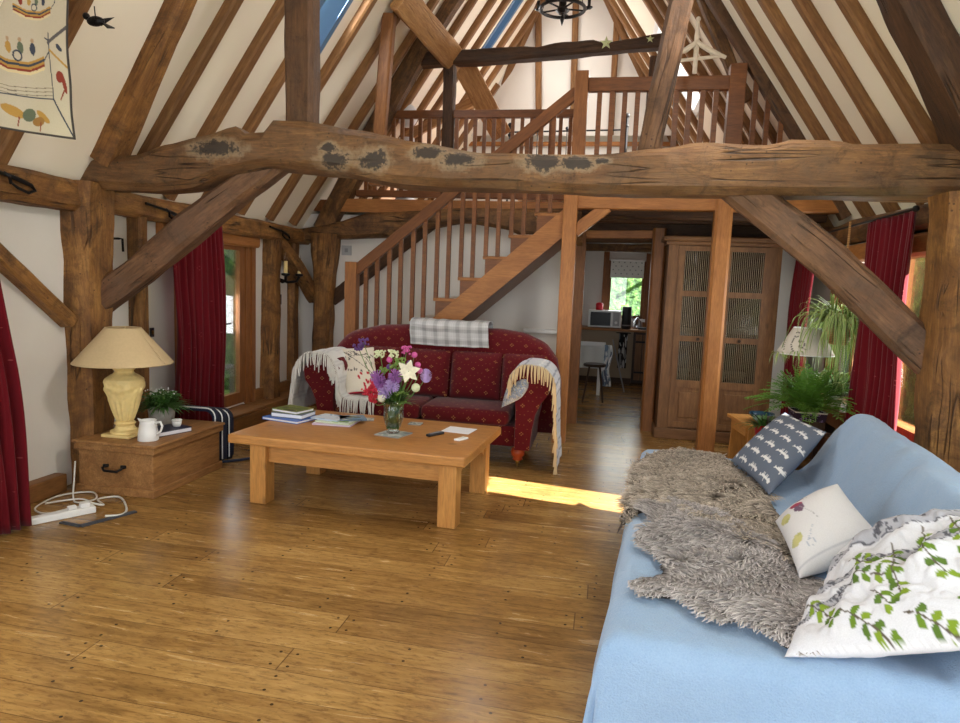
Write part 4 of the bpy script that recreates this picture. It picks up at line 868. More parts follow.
# milk jug
t = thing('milk_jug', 'white enamel milk jug on the pine chest', 'jug', (-3.21, 4.3, ZC))
MB().lathe([(.07, 0), (.072, .004), (.068, .05), (.06, .1), (.055, .13), (.06, .148), (.056, .147), (.05, .13), (.06, .02), (.0, .015)], n=28).mk('body', 'white', t, smooth=True)
MB().tube([(.055, 0, .13), (.1, .0, .14), (.115, 0, .11), (.1, 0, .07), (.062, 0, .04)], .008).mk('handle', 'white', t, smooth=True)
b = MB(); b.add([(-.05, -.025, .14), (-.085, 0, .155), (-.05, .025, .14), (-.055, 0, .1)], [(0, 1, 3), (1, 2, 3)]); b.mk('spout', 'white', t, solid=.003)
# grey pot with herb-like plant
def leafy(mb, c, r, n, L, wd, up_=.6, curl=.4, seed=0):
    rr = random.Random(seed)
    for i in range(n):
        a = rr.random() * 2 * pi; e = rr.random(); d = V((cos(a) * (.3 + e), sin(a) * (.3 + e), up_ * (1.2 - e * .6))).normalized(); l = L * (.6 + .6 * rr.random()); p = V(c) + V((cos(a), sin(a), 0)) * r * rr.random()
        prev = None; pts = []
        for j in range(6): q = j / 5; pts.append(p + d * l * q + V((0, 0, -curl * l * q * q)))
        s_ = d.cross(V((0, 0, 1))).normalized()
        vs = []; 
        for j, x in enumerate(pts): ww = wd * (1 - (j / 5) ** 2) + .0005; vs += [x - s_ * ww, x + s_ * ww]
        mb.add(vs, [(2 * j, 2 * j + 1, 2 * j + 3, 2 * j + 2) for j in range(5)])
t = thing('potted_herb', 'small bushy green plant in a mottled grey pot on the pine chest', 'potted plant', (-3.43, 4.76, ZC))
MB().lathe([(.08, 0), (.088, .005), (.105, .16), (.1, .165), (.09, .15), (0, .14)], n=24).mk('pot', 'stonepot', t, smooth=True)
b = MB(); leafy(b, (0, 0, .15), .07, 420, .21, .009, .7, .45, 3)
for i in range(200):
    a = rnd.random() * 6.28; q = rnd.random() * .15; p = V((cos(a) * q, sin(a) * q, .2 + .1 * rnd.random() * (1 - q * 3))); b.ball(p, .009, 5, 4, (1.3, 1, .5))
b.mk('foliage', 'leaf2', t)
b = MB(); [b.ball((cos(a_) * q_, sin(a_) * q_, .26 + .05 * (i % 3) / 3), .006, 5, 4) for i in range(26) for a_, q_ in ((i * 2.4, .02 + .004 * i),)]; b.mk('blossom', 'white', t)
# book and small pot
def book(loc, rz, sx, sy, h, cover, label, name='book', group=None, page=(225, 224, 218), art=None):
    t = thing(name, label, 'book', loc, rz, group)
    key = 'cov%02x%02x%02x' % tuple(int(x) for x in cover)
    if key not in M: M[key] = plain(key, cover, .4)
    if art:
        b = MB(); b.grid(lambda u, v: (-sx / 2 + sx * u, sy / 2 - sy * v, h + .0005), 60, 60, lambda u, v: art.at(u, v)); b.mk('front_cover', 'paintgloss', t)
    MB().box((-sx / 2, -sy / 2, h - .004), (sx / 2, sy / 2, h)).box((-sx / 2, -sy / 2, 0), (sx / 2, sy / 2, .004)).box((-sx / 2, -sy / 2, 0), (-sx / 2 + .004, sy / 2, h)).mk('cover', key, t)
    MB().box((-sx / 2 + .003, -sy / 2 + .004, .004), (sx / 2 - .004, sy / 2 - .004, h - .004)).mk('pages', 'paper', t); return t
book((-3.24, 4.56, ZC), -.35, .21, .28, .035, (38, 42, 66), 'dark blue book with white pages on the pine chest, under the small white pot')
t = thing('small_pot', 'tiny white lidded pot on the dark book on the chest', 'pot', (-3.2, 4.62, ZC + .036))
MB().lathe([(.025, 0), (.034, .02), (.036, .045), (.03, .046), (.02, .02), (0, .02)], n=18).mk('cup', 'white', t, smooth=True); MB().lathe([(.038, .044), (.04, .05), (.036, .056), (0, .058)], n=18).mk('rim', 'white', t, smooth=True)
# folded navy striped fabric seat hanging over the far end of the chest
t = thing('folded_seat', 'folded navy blue fabric seat with white piping beside the pine chest', 'folding chair', (-3.44, 5.2, 0))
for i in range(3):
    y = -.1 + i * .09; b = MB()
    def fn(u, v, y=y, i=i):
        s_ = u * 1.05; x0_ = -.42
        if s_ < .62: x, z = x0_ + s_, .47 - .02 * i
        elif s_ < .74: a = (s_ - .62) / .12 * pi / 2; x, z = x0_ + .62 + .075 * sin(a), .47 - .02 * i - .075 * (1 - cos(a))
        else: x, z = x0_ + .695, .47 - .02 * i - .075 - (s_ - .74) * 1.15
        return (x + .01 * i, y + (v - .5) * .07, max(.02, z))
    b.grid(fn, 60, 3); b.mk('fabric_panel', 'navy', t, smooth=True, solid=.03)
    b = MB(); b.tube([tuple(a + d for a, d in zip(fn(q / 40, 0), (.014, -.002, .014))) for q in range(41)], .006, 6); b.mk('piping', 'white', t, smooth=True)
MB().tube([(.3, -.05, .01), (.42, .05, .014), (.5, .2, .008)], .012).mk('strap', 'navy', t)
# extension lead and cable
t = thing('extension_lead', 'white multi-socket extension lead on the floor with looping white cable', 'extension lead', (-3.36, 3.66, 0), R(58))
MB().box((-.19, -.03, 0), (.19, .03, .045), .008).mk('socket_strip', 'white', t); MB().box((.1, -.02, .045), (.16, .02, .075), .006).mk('plug', 'white', t); MB().box((.03, -.02, .045), (.08, .02, .07), .006).mk('plug', 'white', t)
t = thing('mains_cable', 'white cable coiled on the floor between red curtain and pine chest', 'cable', (-3.5, 3.8, 0))
def spline(pts, n=8):
    P_ = [V(p) for p in pts]; o = []
    for i in range(len(P_) - 1):
        a, b_, c, d_ = P_[max(0, i - 1)], P_[i], P_[i + 1], P_[min(len(P_) - 1, i + 2)]
        for j in range(n):
            q = j / n; o.append(.5 * ((2 * b_) + (c - a) * q + (2 * a - 5 * b_ + 4 * c - d_) * q * q + (3 * b_ - a - 3 * c + d_) * q ** 3))
    return o + [P_[-1]]
pth = [(-.2, .36, .22), (-.16, .3, .1), (-.1, .22, .01), (.02, .12, .01), (.08, .22, .01), (-.06, .34, .01), (-.2, .2, .01), (-.15, -.05, .01), (0, -.12, .01), (.12, -.02, .03), (.14, .12, .01), (0, .16, .02), (-.16, .04, .01)]
MB().tube(spline(pth), .006, 6).mk('cable_loop', 'cord', t, smooth=True)
pth = [(.2, .02, .06), (.24, .1, .02), (.1, .22, .01), (.2, .3, .01), (.4, .12, .01), (.46, -.0, .01), (.4, -.08, .02)]
MB().tube(spline(pth), .007, 6).mk('cable_lead', 'cord', t, smooth=True)
t = thing('floor_strap', 'dark grey flat strap lying on the floor in front of the pine chest', 'strap', (-3.2, 3.7, 0))
MB().bar((-.1, -.12, .006), (.06, -.14, .006), .03, .008).bar((.06, -.14, .006), (.2, .18, .008), .035, .01).mk('strap', 'grey2' if 'grey2' in M else M.setdefault('grey2', plain('grey2', (62, 64, 70), .7)), t)

# ================================================================== COFFEE TABLE
CT = (-1.64, 4.69); HT = .5; rzt = R(-4)
t = thing('coffee_table', 'rectangular pine coffee table with square legs in front of the burgundy sofa', 'table', (*CT, 0), rzt)
a_, c_ = .86, .53
b = MB(); b.box((-a_, -c_, HT - .065), (a_, c_, HT), .012); b.mk('tabletop', 'pine', t)
for sx in (-1, 1):
    for sy in (-1, 1): MB().box((sx * (a_ - .225) + .03, sy * (c_ - .19), 0), (sx * (a_ - .1) + .03, sy * (c_ - .07), HT - .065), .006).mk('leg', 'pineZ', t)
for sy in (-1, 1): MB().box((-a_ + .16, sy * (c_ - .15), HT - .2), (a_ - .16, sy * (c_ - .11), HT - .065)).mk('apron', 'pine', t)
for sx in (-1, 1):
    b = MB(); n = 14; vs = []
    for i in range(n + 1):
        y = -c_ + .18 + (2 * c_ - .36) * i / n; q = abs(i / n * 2 - 1); z = HT - .13 - .07 * q ** 4
        for x in (sx * (a_ - .16) + .03, sx * (a_ - .12) + .03): vs += [(x, y, z), (x, y, HT - .065)]
    fs = []
    for i in range(n): o_ = i * 4; fs += [(o_, o_ + 4, o_ + 5, o_ + 1), (o_ + 2, o_ + 3, o_ + 7, o_ + 6), (o_, o_ + 2, o_ + 6, o_ + 4)]
    b.add(vs, fs); b.mk('apron', 'pineY', t)
ZT = HT + .001
def art(seed, bgc, cols, n=10):
    rr = random.Random(seed); cv = Canvas(60, 60, bgc)
    for i in range(n): cv.ell(rr.random(), rr.random(), .05 + .2 * rr.random(), .03 + .12 * rr.random(), rr.choice(cols), rr.random() * 3)
    return cv
book((-2.36, 4.84, ZT), -.25, .34, .27, .022, (52, 96, 178), 'blue hardback at the bottom of the book stack on the coffee table', art=art(1, (60, 104, 186), [(70, 120, 200)], 4))
book((-2.35, 4.86, ZT + .023), -.1, .27, .21, .034, (70, 78, 92), 'grey-blue thick book in the middle of the coffee table stack', art=art(2, (90, 100, 110), [(60, 70, 80), (140, 150, 150)]))
book((-2.36, 4.87, ZT + .058), -.3, .25, .2, .022, (122, 124, 66), 'green landscape guide book on top of the stack on the coffee table', art=art(3, (120, 128, 62), [(90, 104, 46), (170, 160, 80), (80, 70, 50)], 16))
cols = [(190, 200, 214), (120, 150, 120), (90, 130, 170), (210, 214, 210)]
MG = 'magazines on the coffee table'
book((-1.98, 4.83, ZT), .05, .3, .25, .012, (200, 170, 190), 'pink-edged magazine at the bottom of the pale pile on the coffee table', 'magazine', art=art(5, (228, 222, 226), [(210, 180, 196)], 5))
book((-1.97, 4.84, ZT + .013), -.08, .28, .22, .012, (190, 200, 150), 'pale green magazine in the middle of the coffee table pile', 'magazine', art=art(6, (214, 222, 210), [(150, 180, 90), (190, 200, 214)], 8))
book((-2.04, 4.86, ZT + .026), -.2, .24, .19, .01, (190, 206, 224), 'light blue booklet lying at the left of the magazine pile top', 'magazine', art=art(7, (214, 224, 234), [(150, 180, 210)], 4))
book((-1.88, 4.9, ZT + .026), .5, .2, .17, .01, (70, 100, 130), 'dark map leaflet with a landscape photo on top of the magazine pile', 'magazine', art=art(8, (96, 130, 160), [(120, 124, 80), (190, 200, 200), (70, 80, 70)], 14))
def flat(name, loc, rz, sx, sy, h, mat, label, cat, bev=.002):
    o = MB().box((-sx / 2, -sy / 2, 0), (sx / 2, sy / 2, h), bev).mk(name, mat); o.location = loc; o.rotation_euler = (0, 0, rz); return tag(o, label, cat)
def matcoaster(loc, rz, sx, sy, label, seed, cat='coaster', nm='coaster'):
    cv = art(seed, (196, 200, 192), [(150, 160, 156), (214, 214, 206), (120, 130, 130)], 26)
    b = MB(); b.grid(lambda u, v: (-sx / 2 + sx * u, sy / 2 - sy * v, .007), 40, 40, lambda u, v: cv.at(u, v)); b.box((-sx / 2, -sy / 2, 0), (sx / 2, sy / 2, .0065)); b.c = b.c + [srgb((150, 150, 146))] * (len(b.v) - len(b.c))
    o = b.mk(nm, 'paintgloss'); o.location = loc; o.rotation_euler = (0, 0, rz); return tag(o, label, cat)
matcoaster((-1.45, 4.6, ZT), -.25, .2, .2, 'square patterned place mat under the flower vase', 11, 'mat', 'place_mat')
matcoaster((-1.4, 5.0, ZT), .0, .1, .09, 'small round-cornered grey coaster behind the remote control', 12)
matcoaster((-1.8, 5.02, ZT), .3, .1, .1, 'grey coaster on the coffee table behind the magazines', 13)
flat('paper_sheet', (-1.03, 4.9, ZT), -.15, .22, .2, .002, 'paper', 'white sheet of paper on the right of the coffee table', 'paper', 0)
t = thing('remote_control', 'black remote control on the coffee table beside the paper', 'remote control', (-1.16, 4.68, ZT), R(-28))
MB().box((-.022, -.08, 0), (.022, .08, .018), .007).mk('body', 'black', t)
b = MB(); [b.box((-.014 + .011 * i, -.05 + .018 * j, .018), (-.008 + .011 * i, -.04 + .018 * j, .02)) for i in range(3) for j in range(6)]; b.mk('buttons', 'grey', t)
flat('white_gadget', (-.95, 4.6, ZT), R(-25), .05, .11, .014, 'white', 'small white remote near the front right corner of the coffee table', 'remote control', .005)
# vase of flowers
t = thing('flower_vase', 'glass vase of mixed garden flowers with a white lily on the coffee table', 'vase', (-1.46, 4.62, ZT + .008))
MB().lathe([(.045, 0), (.05, .004), (.05, .012), (.038, .02), (.056, .05), (.072, .11), (.073, .17), (.068, .25), (.065, .25), (.07, .17), (.068, .11), (.052, .055), (0, .03)], n=28).mk('glass_vase', 'glassg', t, smooth=True)
M['water'] = glassmat('water', (.9, .96, .86), .05)
MB().lathe([(0, .032), (.044, .057), (.058, .11), (.06, .16), (0, .16)], n=24).mk('water', 'water', t, smooth=True)
fl = dict(w=(228, 222, 196), p=(150, 96, 160), k=(200, 88, 150), v=(96, 60, 120), l=(176, 150, 200), r=(196, 40, 60), g=(120, 150, 70), c=(214, 220, 180))
for k_, c in fl.items(): M['fl_' + k_] = plain('fl_' + k_, c, .7, 0, .1, 50)
rr = random.Random(4)
heads = [(.11, -.02, .46, 'lily', 'w'), (.16, 0, .34, 'ball', 'c'), (.23, .02, .43, 'disc', 'l'), (-.09, -.03, .36, 'star', 'p'), (-.0, -.05, .35, 'star', 'l'), (-.02, .02, .57, 'umbel', 'c'), (-.12, .03, .56, 'umbel', 'c'), (.07, .05, .6, 'umbel', 'k'), (.13, .05, .57, 'ball', 'k'), (.1, .03, .51, 'ball', 'v'), (.16, .04, .5, 'ball', 'k'), (-.2, .0, .28, 'umbel', 'r'), (-.14, -.04, .25, 'star', 'r'), (-.06, .06, .47, 'ball', 'v'), (.0, .03, .48, 'umbel', 'g'), (-.1, .05, .44, 'umbel', 'g'), (.09, -.05, .23, 'leafb', 'g'), (-.07, -.06, .26, 'ball', 'w'), (-.26, .06, .64, 'umbel', 'v'), (-.3, .06, .6, 'umbel', 'v'), (.02, -.04, .42, 'star', 'p'), (-.05, -.05, .3, 'star', 'l'), (.05, .02, .4, 'umbel', 'g'), (-.02, .04, .4, 'umbel', 'v'), (.04, 0, .52, 'umbel', 'g'), (-.12, -.02, .4, 'star', 'p'), (.18, .03, .46, 'ball', 'k'), (-.04, 0, .53, 'ball', 'k'), (.07, -.06, .3, 'leafb', 'g'), (-.17, -.02, .3, 'umbel', 'r')]
for (x, y, z, kind_, c) in heads:
    b = MB(); b.tube(spline([(x * .12 * -1, y * .2, .03), (x * .25, y * .4, .2), (x * .8, y * .9, z * .8), (x, y, z)], 4), .0028, 5)
    st_ = b.mk('stem', 'stem', t)
    b = MB(); ctr = V((x, y, z))
    if kind_ == 'lily':
        for i in range(6):
            a = i * pi / 3 + .3; d = V((cos(a), -.5, sin(a) * .9)); sd_ = V((-sin(a), 0, cos(a)))
            L_ = .085; vs = []
            for j in range(6): q = j / 5; wd_ = .026 * sin(pi * min(.97, q * .8 + .2)) ; pp = ctr + d * L_ * q * 1.1 + V((0, .03 * q * q, 0)); vs += [pp - sd_ * wd_, pp + sd_ * wd_]
            b.add(vs, [(2 * j, 2 * j + 1, 2 * j + 3, 2 * j + 2) for j in range(5)])
    elif kind_ == 'ball': b.ball(ctr, .032 if c in 'wc' else .022, 12, 8)
    elif kind_ == 'disc':
        for i in range(26): a = i * 2 * pi / 26; b.bar(ctr, ctr + V((cos(a) * .042, -.012, sin(a) * .05)), .012, .003)
    elif kind_ == 'star':
        for i in range(70): d = V((rr.gauss(0, 1), rr.gauss(0, 1) - .3, rr.gauss(0, 1))).normalized(); b.bar(ctr, ctr + d * (.055 if c != 'r' else .04), .006, .006)
    elif kind_ == 'umbel':
        for i in range(34): d = V((rr.uniform(-1, 1), rr.uniform(-1, 1), rr.uniform(-.6, .8))); b.ball(ctr + d * .035, .008, 6, 4)
    else:
        leafy(b, ctr, .01, 16, .06, .016, .3, .5, 9)
    b.mk('flower', 'fl_' + c, t, smooth=kind_ in ('ball', 'lily'))
b = MB(); leafy(b, (0, 0, .2), .05, 150, .2, .009, 1.2, .35, 5)
for i in range(26): b.tube([(rr.uniform(-.04, .04), rr.uniform(-.03, .03), .03), (rr.uniform(-.05, .05), rr.uniform(-.04, .04), .24)], .003, 5); b.mk('leaves', 'leaf', t)
# ================================================================== BURGUNDY SOFA
SO = V((-1.62, 6.15, 0)); t = thing('burgundy_sofa', 'burgundy patterned sofa with rolled arms, behind the coffee table', 'sofa', SO); sofa = t
def sp(mb, name, mat='redsofa', **kw): mb.v = [(x - SO.x, y - SO.y, z) for x, y, z in mb.v]; return mb.mk(name, mat, t, **kw)
sp(MB().box((-2.55, 5.86, .17), (-.72, 6.6, .36), .02), 'seat_base', ang=40)
for a, c in ((-2.42, -1.6), (-1.59, -.78)): sp(MB().box((a, 5.8, .36), (c, 6.4, .5), .045), 'seat_cushion', smooth=True)
# arched back
pts = [(-2.72, .8), (-2.68, .98), (-2.5, 1.09), (-2.2, 1.16), (-1.9, 1.18), (-1.62, 1.17), (-1.3, 1.17), (-1.0, 1.18), (-.75, 1.15), (-.56, 1.07), (-.42, .96), (-.38, .8)]
b = MB(); n = 48; vs = []; K = 10
def topz(x):
    for (a, za), (c, zc) in zip(pts, pts[1:]):
        if x <= c: q = (x - a) / (c - a); return za + (zc - za) * q
    return pts[-1][1]
for i in range(n + 1):
    x = -2.72 + 2.34 * i / n; z = topz(x); e = min(1, min(i, n - i) / 3) ** .5
    for j in range(K + 1):
        a = pi * j / K; vs.append((x, 6.56 - .13 * cos(a) * (.5 + .5 * e), z - .12 + .12 * sin(a) * e))
    vs += [(x, 6.69, .2), (x, 6.43, .2)]
m_ = K + 3; fs = [(i * m_ + j, (i + 1) * m_ + j, (i + 1) * m_ + (j + 1) % m_, i * m_ + (j + 1) % m_) for i in range(n) for j in range(m_)] + [tuple(range(m_)), tuple(n * m_ + j for j in range(m_ - 1, -1, -1))]
b.add(vs, fs); sp(b, 'backrest', smooth=True)
for a, c in ((-2.42, -1.95), (-1.94, -1.46), (-1.44, -.95), (-.94, -.52)):
    bm_ = MB()
    def fn(u, v, a=a, c=c, s_=1):
        uu, vv = 2 * u - 1, 2 * v - 1; e = (max(0, 1 - abs(uu) ** 3) * max(0, 1 - abs(vv) ** 3)) ** .5
        return (a + (c - a) * u, 6.32 - s_ * .1 * e + (v * .1), .5 + .45 * v)
    bm_.grid(fn, 20, 20); bm_.grid(lambda u, v: fn(u, v, s_=-.8), 20, 20); sp(bm_, 'back_cushion', smooth=True)
# arms: scroll section in x-z swept along y, narrowing towards the floor
def arm(sgn, cx):
    sec = [(.13, .17), (.135, .45), (.06, .6), (-.02, .66), (-.085, .72), (-.1, .8), (-.06, .87), (.02, .905), (.1, .89), (.155, .83), (.165, .75), (.14, .67), (.16, .5), (.2, .3), (.2, .17)]
    # x measured outwards; build closed outline: inner side then outer side
    inn = [(-.12, .17), (-.12, .5), (-.13, .62), (-.16, .7), (-.165, .79), (-.12, .87), (-.03, .905), (.07, .9), (.15, .86), (.18, .78), (.165, .69), (.11, .62), (.06, .5), (.03, .34), (.02, .17)]
    b = MB(); vs = []; ys = (5.77, 5.79, 6.5, 6.66)
    for k_, y in enumerate(ys):
        f_ = .96 if k_ == 0 else 1
        for x, z in inn: vs.append((cx + sgn * x * f_, y, .17 + (z - .17) * (f_ if z > .6 else 1) + (0 if k_ < 2 else .0)))
    m_ = len(inn); b.add(vs, [(i * m_ + j, i * m_ + (j + 1) % m_, (i + 1) * m_ + (j + 1) % m_, (i + 1) * m_ + j) for i in range(3) for j in range(m_)] + [tuple(range(m_)), tuple(3 * m_ + j for j in range(m_))]); sp(b, 'armrest', ang=50)
arm(1, -.6); arm(-1, -2.52)
for x, y in ((-.69, 5.85), (-2.44, 5.85), (-.69, 6.58), (-2.44, 6.58)):
    b = MB(); b.lathe([(.024, .06), (.05, .07), (.036, .085), (.06, .11), (.064, .14), (.05, .175)], (x, y, 0), 18); sp(b, 'foot', 'footwood', smooth=True) if 'footwood' in M else (M.setdefault('footwood', plain('footwood', (168, 66, 26), .3)), sp(b, 'foot', 'footwood', smooth=True))
    b = MB(); b.lathe([(.006, .03), (.018, .035), (.02, .06), (.01, .065)], (x, y, 0), 12); b.ball((x, y, .016), .016, 10, 6, (.5, 1, 1)); sp(b, 'castor', 'brass', smooth=True)

def strip(path, y0, y1, colf, name, label, fringe=None, edge_fringe=None, n=90, m_=40, wob=.01, mat='plaid', thick=.006, seed=0, frc=(210, 196, 170), flen=.11, fdir=(0, -1, 0), fr_pts=None):
    """a woven throw laid along a path in x-z, running from y0 to y1 in depth"""
    P_ = spline([(x, 0, z) for x, z in path], 12); L_ = [0]
    for a, c in zip(P_, P_[1:]): L_.append(L_[-1] + (c - a).length)
    def at(u):
        s_ = u * L_[-1]
        for i in range(len(L_) - 1):
            if s_ <= L_[i + 1]: q = (s_ - L_[i]) / max(1e-6, L_[i + 1] - L_[i]); return P_[i].lerp(P_[i + 1], q)
        return P_[-1].copy()
    b = MB(); o0 = V((P_[0].x, y0, 0))
    def fn(u, v):
        p = at(u); w_ = wob * (MN.noise(V((u * 7, v * 4, seed))) + .5 * MN.noise(V((u * 16, v * 9, seed)))); 
        yy = (y0 + (y1 - y0) * v) + .02 * MN.noise(V((u * 5, v, seed + 3)))
        return (p.x + w_ - o0.x, yy - o0.y, max(.006, p.z + abs(w_) * .8))
    b.grid(fn, n, m_, colf)
    t_ = thing('fringed_throw', label, 'throw', o0)
    o = b.mk('blanket', mat, t_, smooth=True, solid=thick)
    if edge_fringe:
        b = MB(); rr = random.Random(seed)
        for i in range(edge_fringe[2]):
            u = edge_fringe[0] + (edge_fringe[1] - edge_fringe[0]) * i / edge_fringe[2]; p = V(fn(u, 0)); l = flen * (.7 + .5 * rr.random()); dx = rr.uniform(-.02, .02)
            b.tube([p + V((0, .01, .002)), p + V((dx * .3, -.025, -.01)), p + V((dx * .6, -.035, -l * .5)), p + V((dx, -.03, -l))], [.005, .006, .006, .004], 5)
        b.mk('fringe', 'frng%d' % seed if ('frng%d' % seed) in M else M.setdefault('frng%d' % seed, plain('frng%d' % seed, frc, .9)), t_)
    if fringe:
        b = MB(); rr = random.Random(seed + 1)
        for i in range(fringe):
            p = V(fn(1, i / fringe)); l = .1 * (.7 + .6 * rr.random()); b.tube([p, p + V((.01, -.0, -l * .4)), p + V((.01 + rr.uniform(-.01, .01), -.01, max(-l, -p.z + .008)))], [.005, .006, .003], 5)
        b.mk('end_fringe', 'frng%d' % seed, t_)
    return t_
def cf_r(u, v):
    base = (214, 216, 222)
    if (u * 16) % 1 < .12: base = (150, 158, 172)
    elif (u * 16 + .5) % 1 < .05: base = (236, 236, 236)
    if (v * 9) % 1 < .1: base = tuple(x * .92 for x in base)
    return srgb(base)
strip([(-.8, .62), (-.77, .7), (-.765, .77), (-.76, .84), (-.68, .92), (-.58, .93), (-.46, .9), (-.39, .8), (-.37, .62), (-.36, .4), (-.35, .2), (-.33, .04)], 5.72, 6.3, cf_r, 'throw', 'pale grey striped fringed throw over the right arm of the burgundy sofa', edge_fringe=(.1, .98, 90), seed=1, frc=(216, 192, 150), flen=.13, wob=.012)
cf_l = lambda u, v: srgb((216, 214, 210) if (u * 40) % 1 > .15 else (200, 198, 196))
strip([(-2.78, .36), (-2.8, .5), (-2.78, .66), (-2.76, .8), (-2.66, .91), (-2.52, .93), (-2.4, .86), (-2.35, .72), (-2.33, .58), (-2.28, .525), (-2.12, .52), (-1.98, .515)], 5.74, 6.28, cf_l, 'throw', 'white fringed throw over the left arm and seat of the burgundy sofa', edge_fringe=(.0, 1, 120), seed=2, frc=(214, 210, 202), flen=.15, wob=.02)
# grey checked blanket folded over the sofa back
def cf_c(u, v):
    a = (u * 7) % 1; c = (v * 5) % 1; s_ = 0
    s_ += 1 if .12 < a < .5 else 0; s_ += 1 if .15 < c < .5 else 0
    s_ -= .5 if .68 < a < .72 or .84 < a < .88 else 0; s_ -= .5 if .7 < c < .76 else 0
    return srgb([x - 24 * s_ for x in (196, 196, 196)])
b = MB(); o0 = V((-1.43, 6.5, 1.17))
def fb(u, v):
    s_ = v * .52; x = -1.86 + .78 * u - .02 * sin(v * 3)
    if s_ < .2: y, z = 6.44 - .035, 1.0 + s_ - .0
    elif s_ < .36: a = (s_ - .2) / .16 * pi; y, z = 6.555 - .15 * cos(a), topz(x) + .005 + .045 * sin(a) - .0
    else: y, z = 6.705, topz(x) - (s_ - .36)
    if s_ < .2: z = topz(x) + .005 - .2 + s_ ; y = 6.405 - .012 * (1 - s_ / .2) - .015 * MN.noise(V((u * 5, v * 6, 0)))
    return (x - o0.x, y - o0.y, z + .006 * MN.noise(V((u * 8, v * 8, 1))) - o0.z + .015)
b.grid(fb, 140, 90, lambda u, v: cf_c(u, v * .9)); o = b.mk('checked_blanket', 'plaid', smooth=True, solid=.014); o.location = o0; tag(o, 'grey and white checked blanket folded over the burgundy sofa back', 'blanket')
# cushions on the burgundy sofa
cv = Canvas(160, 160, (214, 204, 186))
for p in ([(.1, .25), (.45, .12), (.8, .3), (.95, .55)], [(.3, .15), (.6, .4), (.9, .62)], [(.15, .1), (.5, .25), (.85, .2)]): cv.line(p, .014, (70, 62, 60))
for i in range(30): x = rnd.random(); cv.ell(.2 + .75 * x, .1 + .45 * rnd.random() + .1 * x, .035, .012, (84, 78, 76), rnd.random() * 3)
for i in range(16): cv.ell(.5 + .45 * rnd.random(), .6 + .3 * rnd.random(), .035, .03, (176, 44, 56), rnd.random() * 3)
for i in range(12): cv.ell(.75 + .2 * rnd.random(), .75 + .2 * rnd.random(), .05, .03, (190, 50, 70), rnd.random() * 3)
cv.rect(0, 0, .025, 1, (150, 30, 50)); cv.rect(0, .97, 1, 1, (150, 30, 50))
cushion('floral_cushion', [(-2.6, 6.15, .93), (-2.18, 6.22, .96), (-2.02, 5.95, .55), (-2.32, 5.9, .53)], .14, 'paint', cv, 60, 'cream cushion with red blossom branches on the left of the burgundy sofa', back=(160, 30, 50))
cv = Canvas(120, 120, (150, 158, 172))
for i in range(900): cv.ell(rnd.random() ** 1.2, .4 + .6 * rnd.random(), .008, .008, rnd.choice([(206, 190, 150), (120, 110, 96), (224, 220, 206)]))
for i in range(12): cv.ell(rnd.random(), rnd.random() * .4, .1, .05, (168, 176, 190), rnd.random() * 3, .6)
cushion('speckled_cushion', [(-.77, 6.05, .86), (-.56, 5.86, .9), (-.66, 5.68, .66), (-.84, 5.74, .54)], .12, 'paint', cv, 40, 'blue-grey speckled cushion leaning on the right arm of the burgundy sofa', back=(196, 198, 200))

# ================================================================== BLUE-DRAPED SOFA (right)
ang = R(-5.6); BS = V((.055, 2.1, 0)); t = thing('long_sofa', 'long sofa along the right wall, hidden under a light blue throw', 'sofa', BS, ang)
def loc2w(u, v, z): return BS + V((v * cos(ang) - u * sin(ang), v * sin(ang) + u * cos(ang), z))
# local: x = v across, y = u along
MB().box((.08, .06, .06), (1.3, 2.58, .4), .04).mk('base', 'navy', t); MB().box((.06, .05, .3), (.9, 2.58, .46), .04).mk('seat', 'navy', t); MB().box((1.2, .3, .4), (1.36, 2.5, .72), .06).mk('backrest', 'navy', t)
for x in (.12, 1.2):
    for y in (.1, 2.5): MB().lathe([(.02, 0), (.03, .06)], (x, y, 0), 10).mk('foot', 'darkwood', t)
UL, VW = 2.64, 1.42
def hgt(u, v):
    z = .485 + .012 * MN.noise(V((u * 2, v * 2, 0)))
    # rolled end furthest from the camera
    z += .03 * sstep(2.2, 2.5, u) * (1 - sstep(.75, 1.0, v))
    bk = sstep(.98, 1.26, v) * .42 * (1 - .12 * sstep(1.3, 1.42, v))
    bk *= .8 + .2 * (1 - sstep(2.35, 2.64, u)); bk *= 1 - .1 * sstep(1.3, .5, u)
    # loose back cushion bulging forward in the near half
    cu = sstep(1.0, 1.22, v) * .40 * (1 - sstep(1.3, 1.42, v) * .3) * (1 - sstep(1.2, 1.42, u)) * sstep(.1, .4, u)
    z += max(bk, cu)
    z += .02 * (1 - sstep(.0, .3, u)) * sstep(.3, .8, v)
    return z + .008 * MN.noise(V((u * 6, v * 6, 3))) + .006 * (1 - abs(MN.noise(V((u * 4 + v * 2, v * 9, 8)))) * 3)
def drape(u, v):
    """u,v may run past the top; past it the cloth falls to the floor"""
    cu = min(max(u, 0), UL); cv_ = min(max(v, 0), VW); du, dv = u - cu, v - cv_; d = sqrt(du * du + dv * dv)
    z = hgt(cu, cv_)
    if d < 1e-6: 
        e = min(u, v, UL - u, VW - v); z -= .035 * (1 - min(1, e / .06)) ** 2; return u, v, z
    nx, ny = du / d, dv / d; s_ = u * ny * ny * 9 + v * nx * nx * 9 + atan2(ny, nx) * 5
    fold = (.006 + .016 * min(1, d / .4)) * sin(s_ + 1.5 * MN.noise(V((u * 1.5, v * 1.5, 0)))) 
    fl_ = .028 * (1 - exp(-d * 9)) + .02 * d + fold * min(1, d / .25)
    return cu + nx * fl_, cv_ + ny * fl_, max(.012 + .01 * sin(s_ * 2), z - .035 - d * .98)
b = MB(); nu, nv = 150, 110; ua, ub, va, vb = -.5, UL + .5, -.46, VW + .3
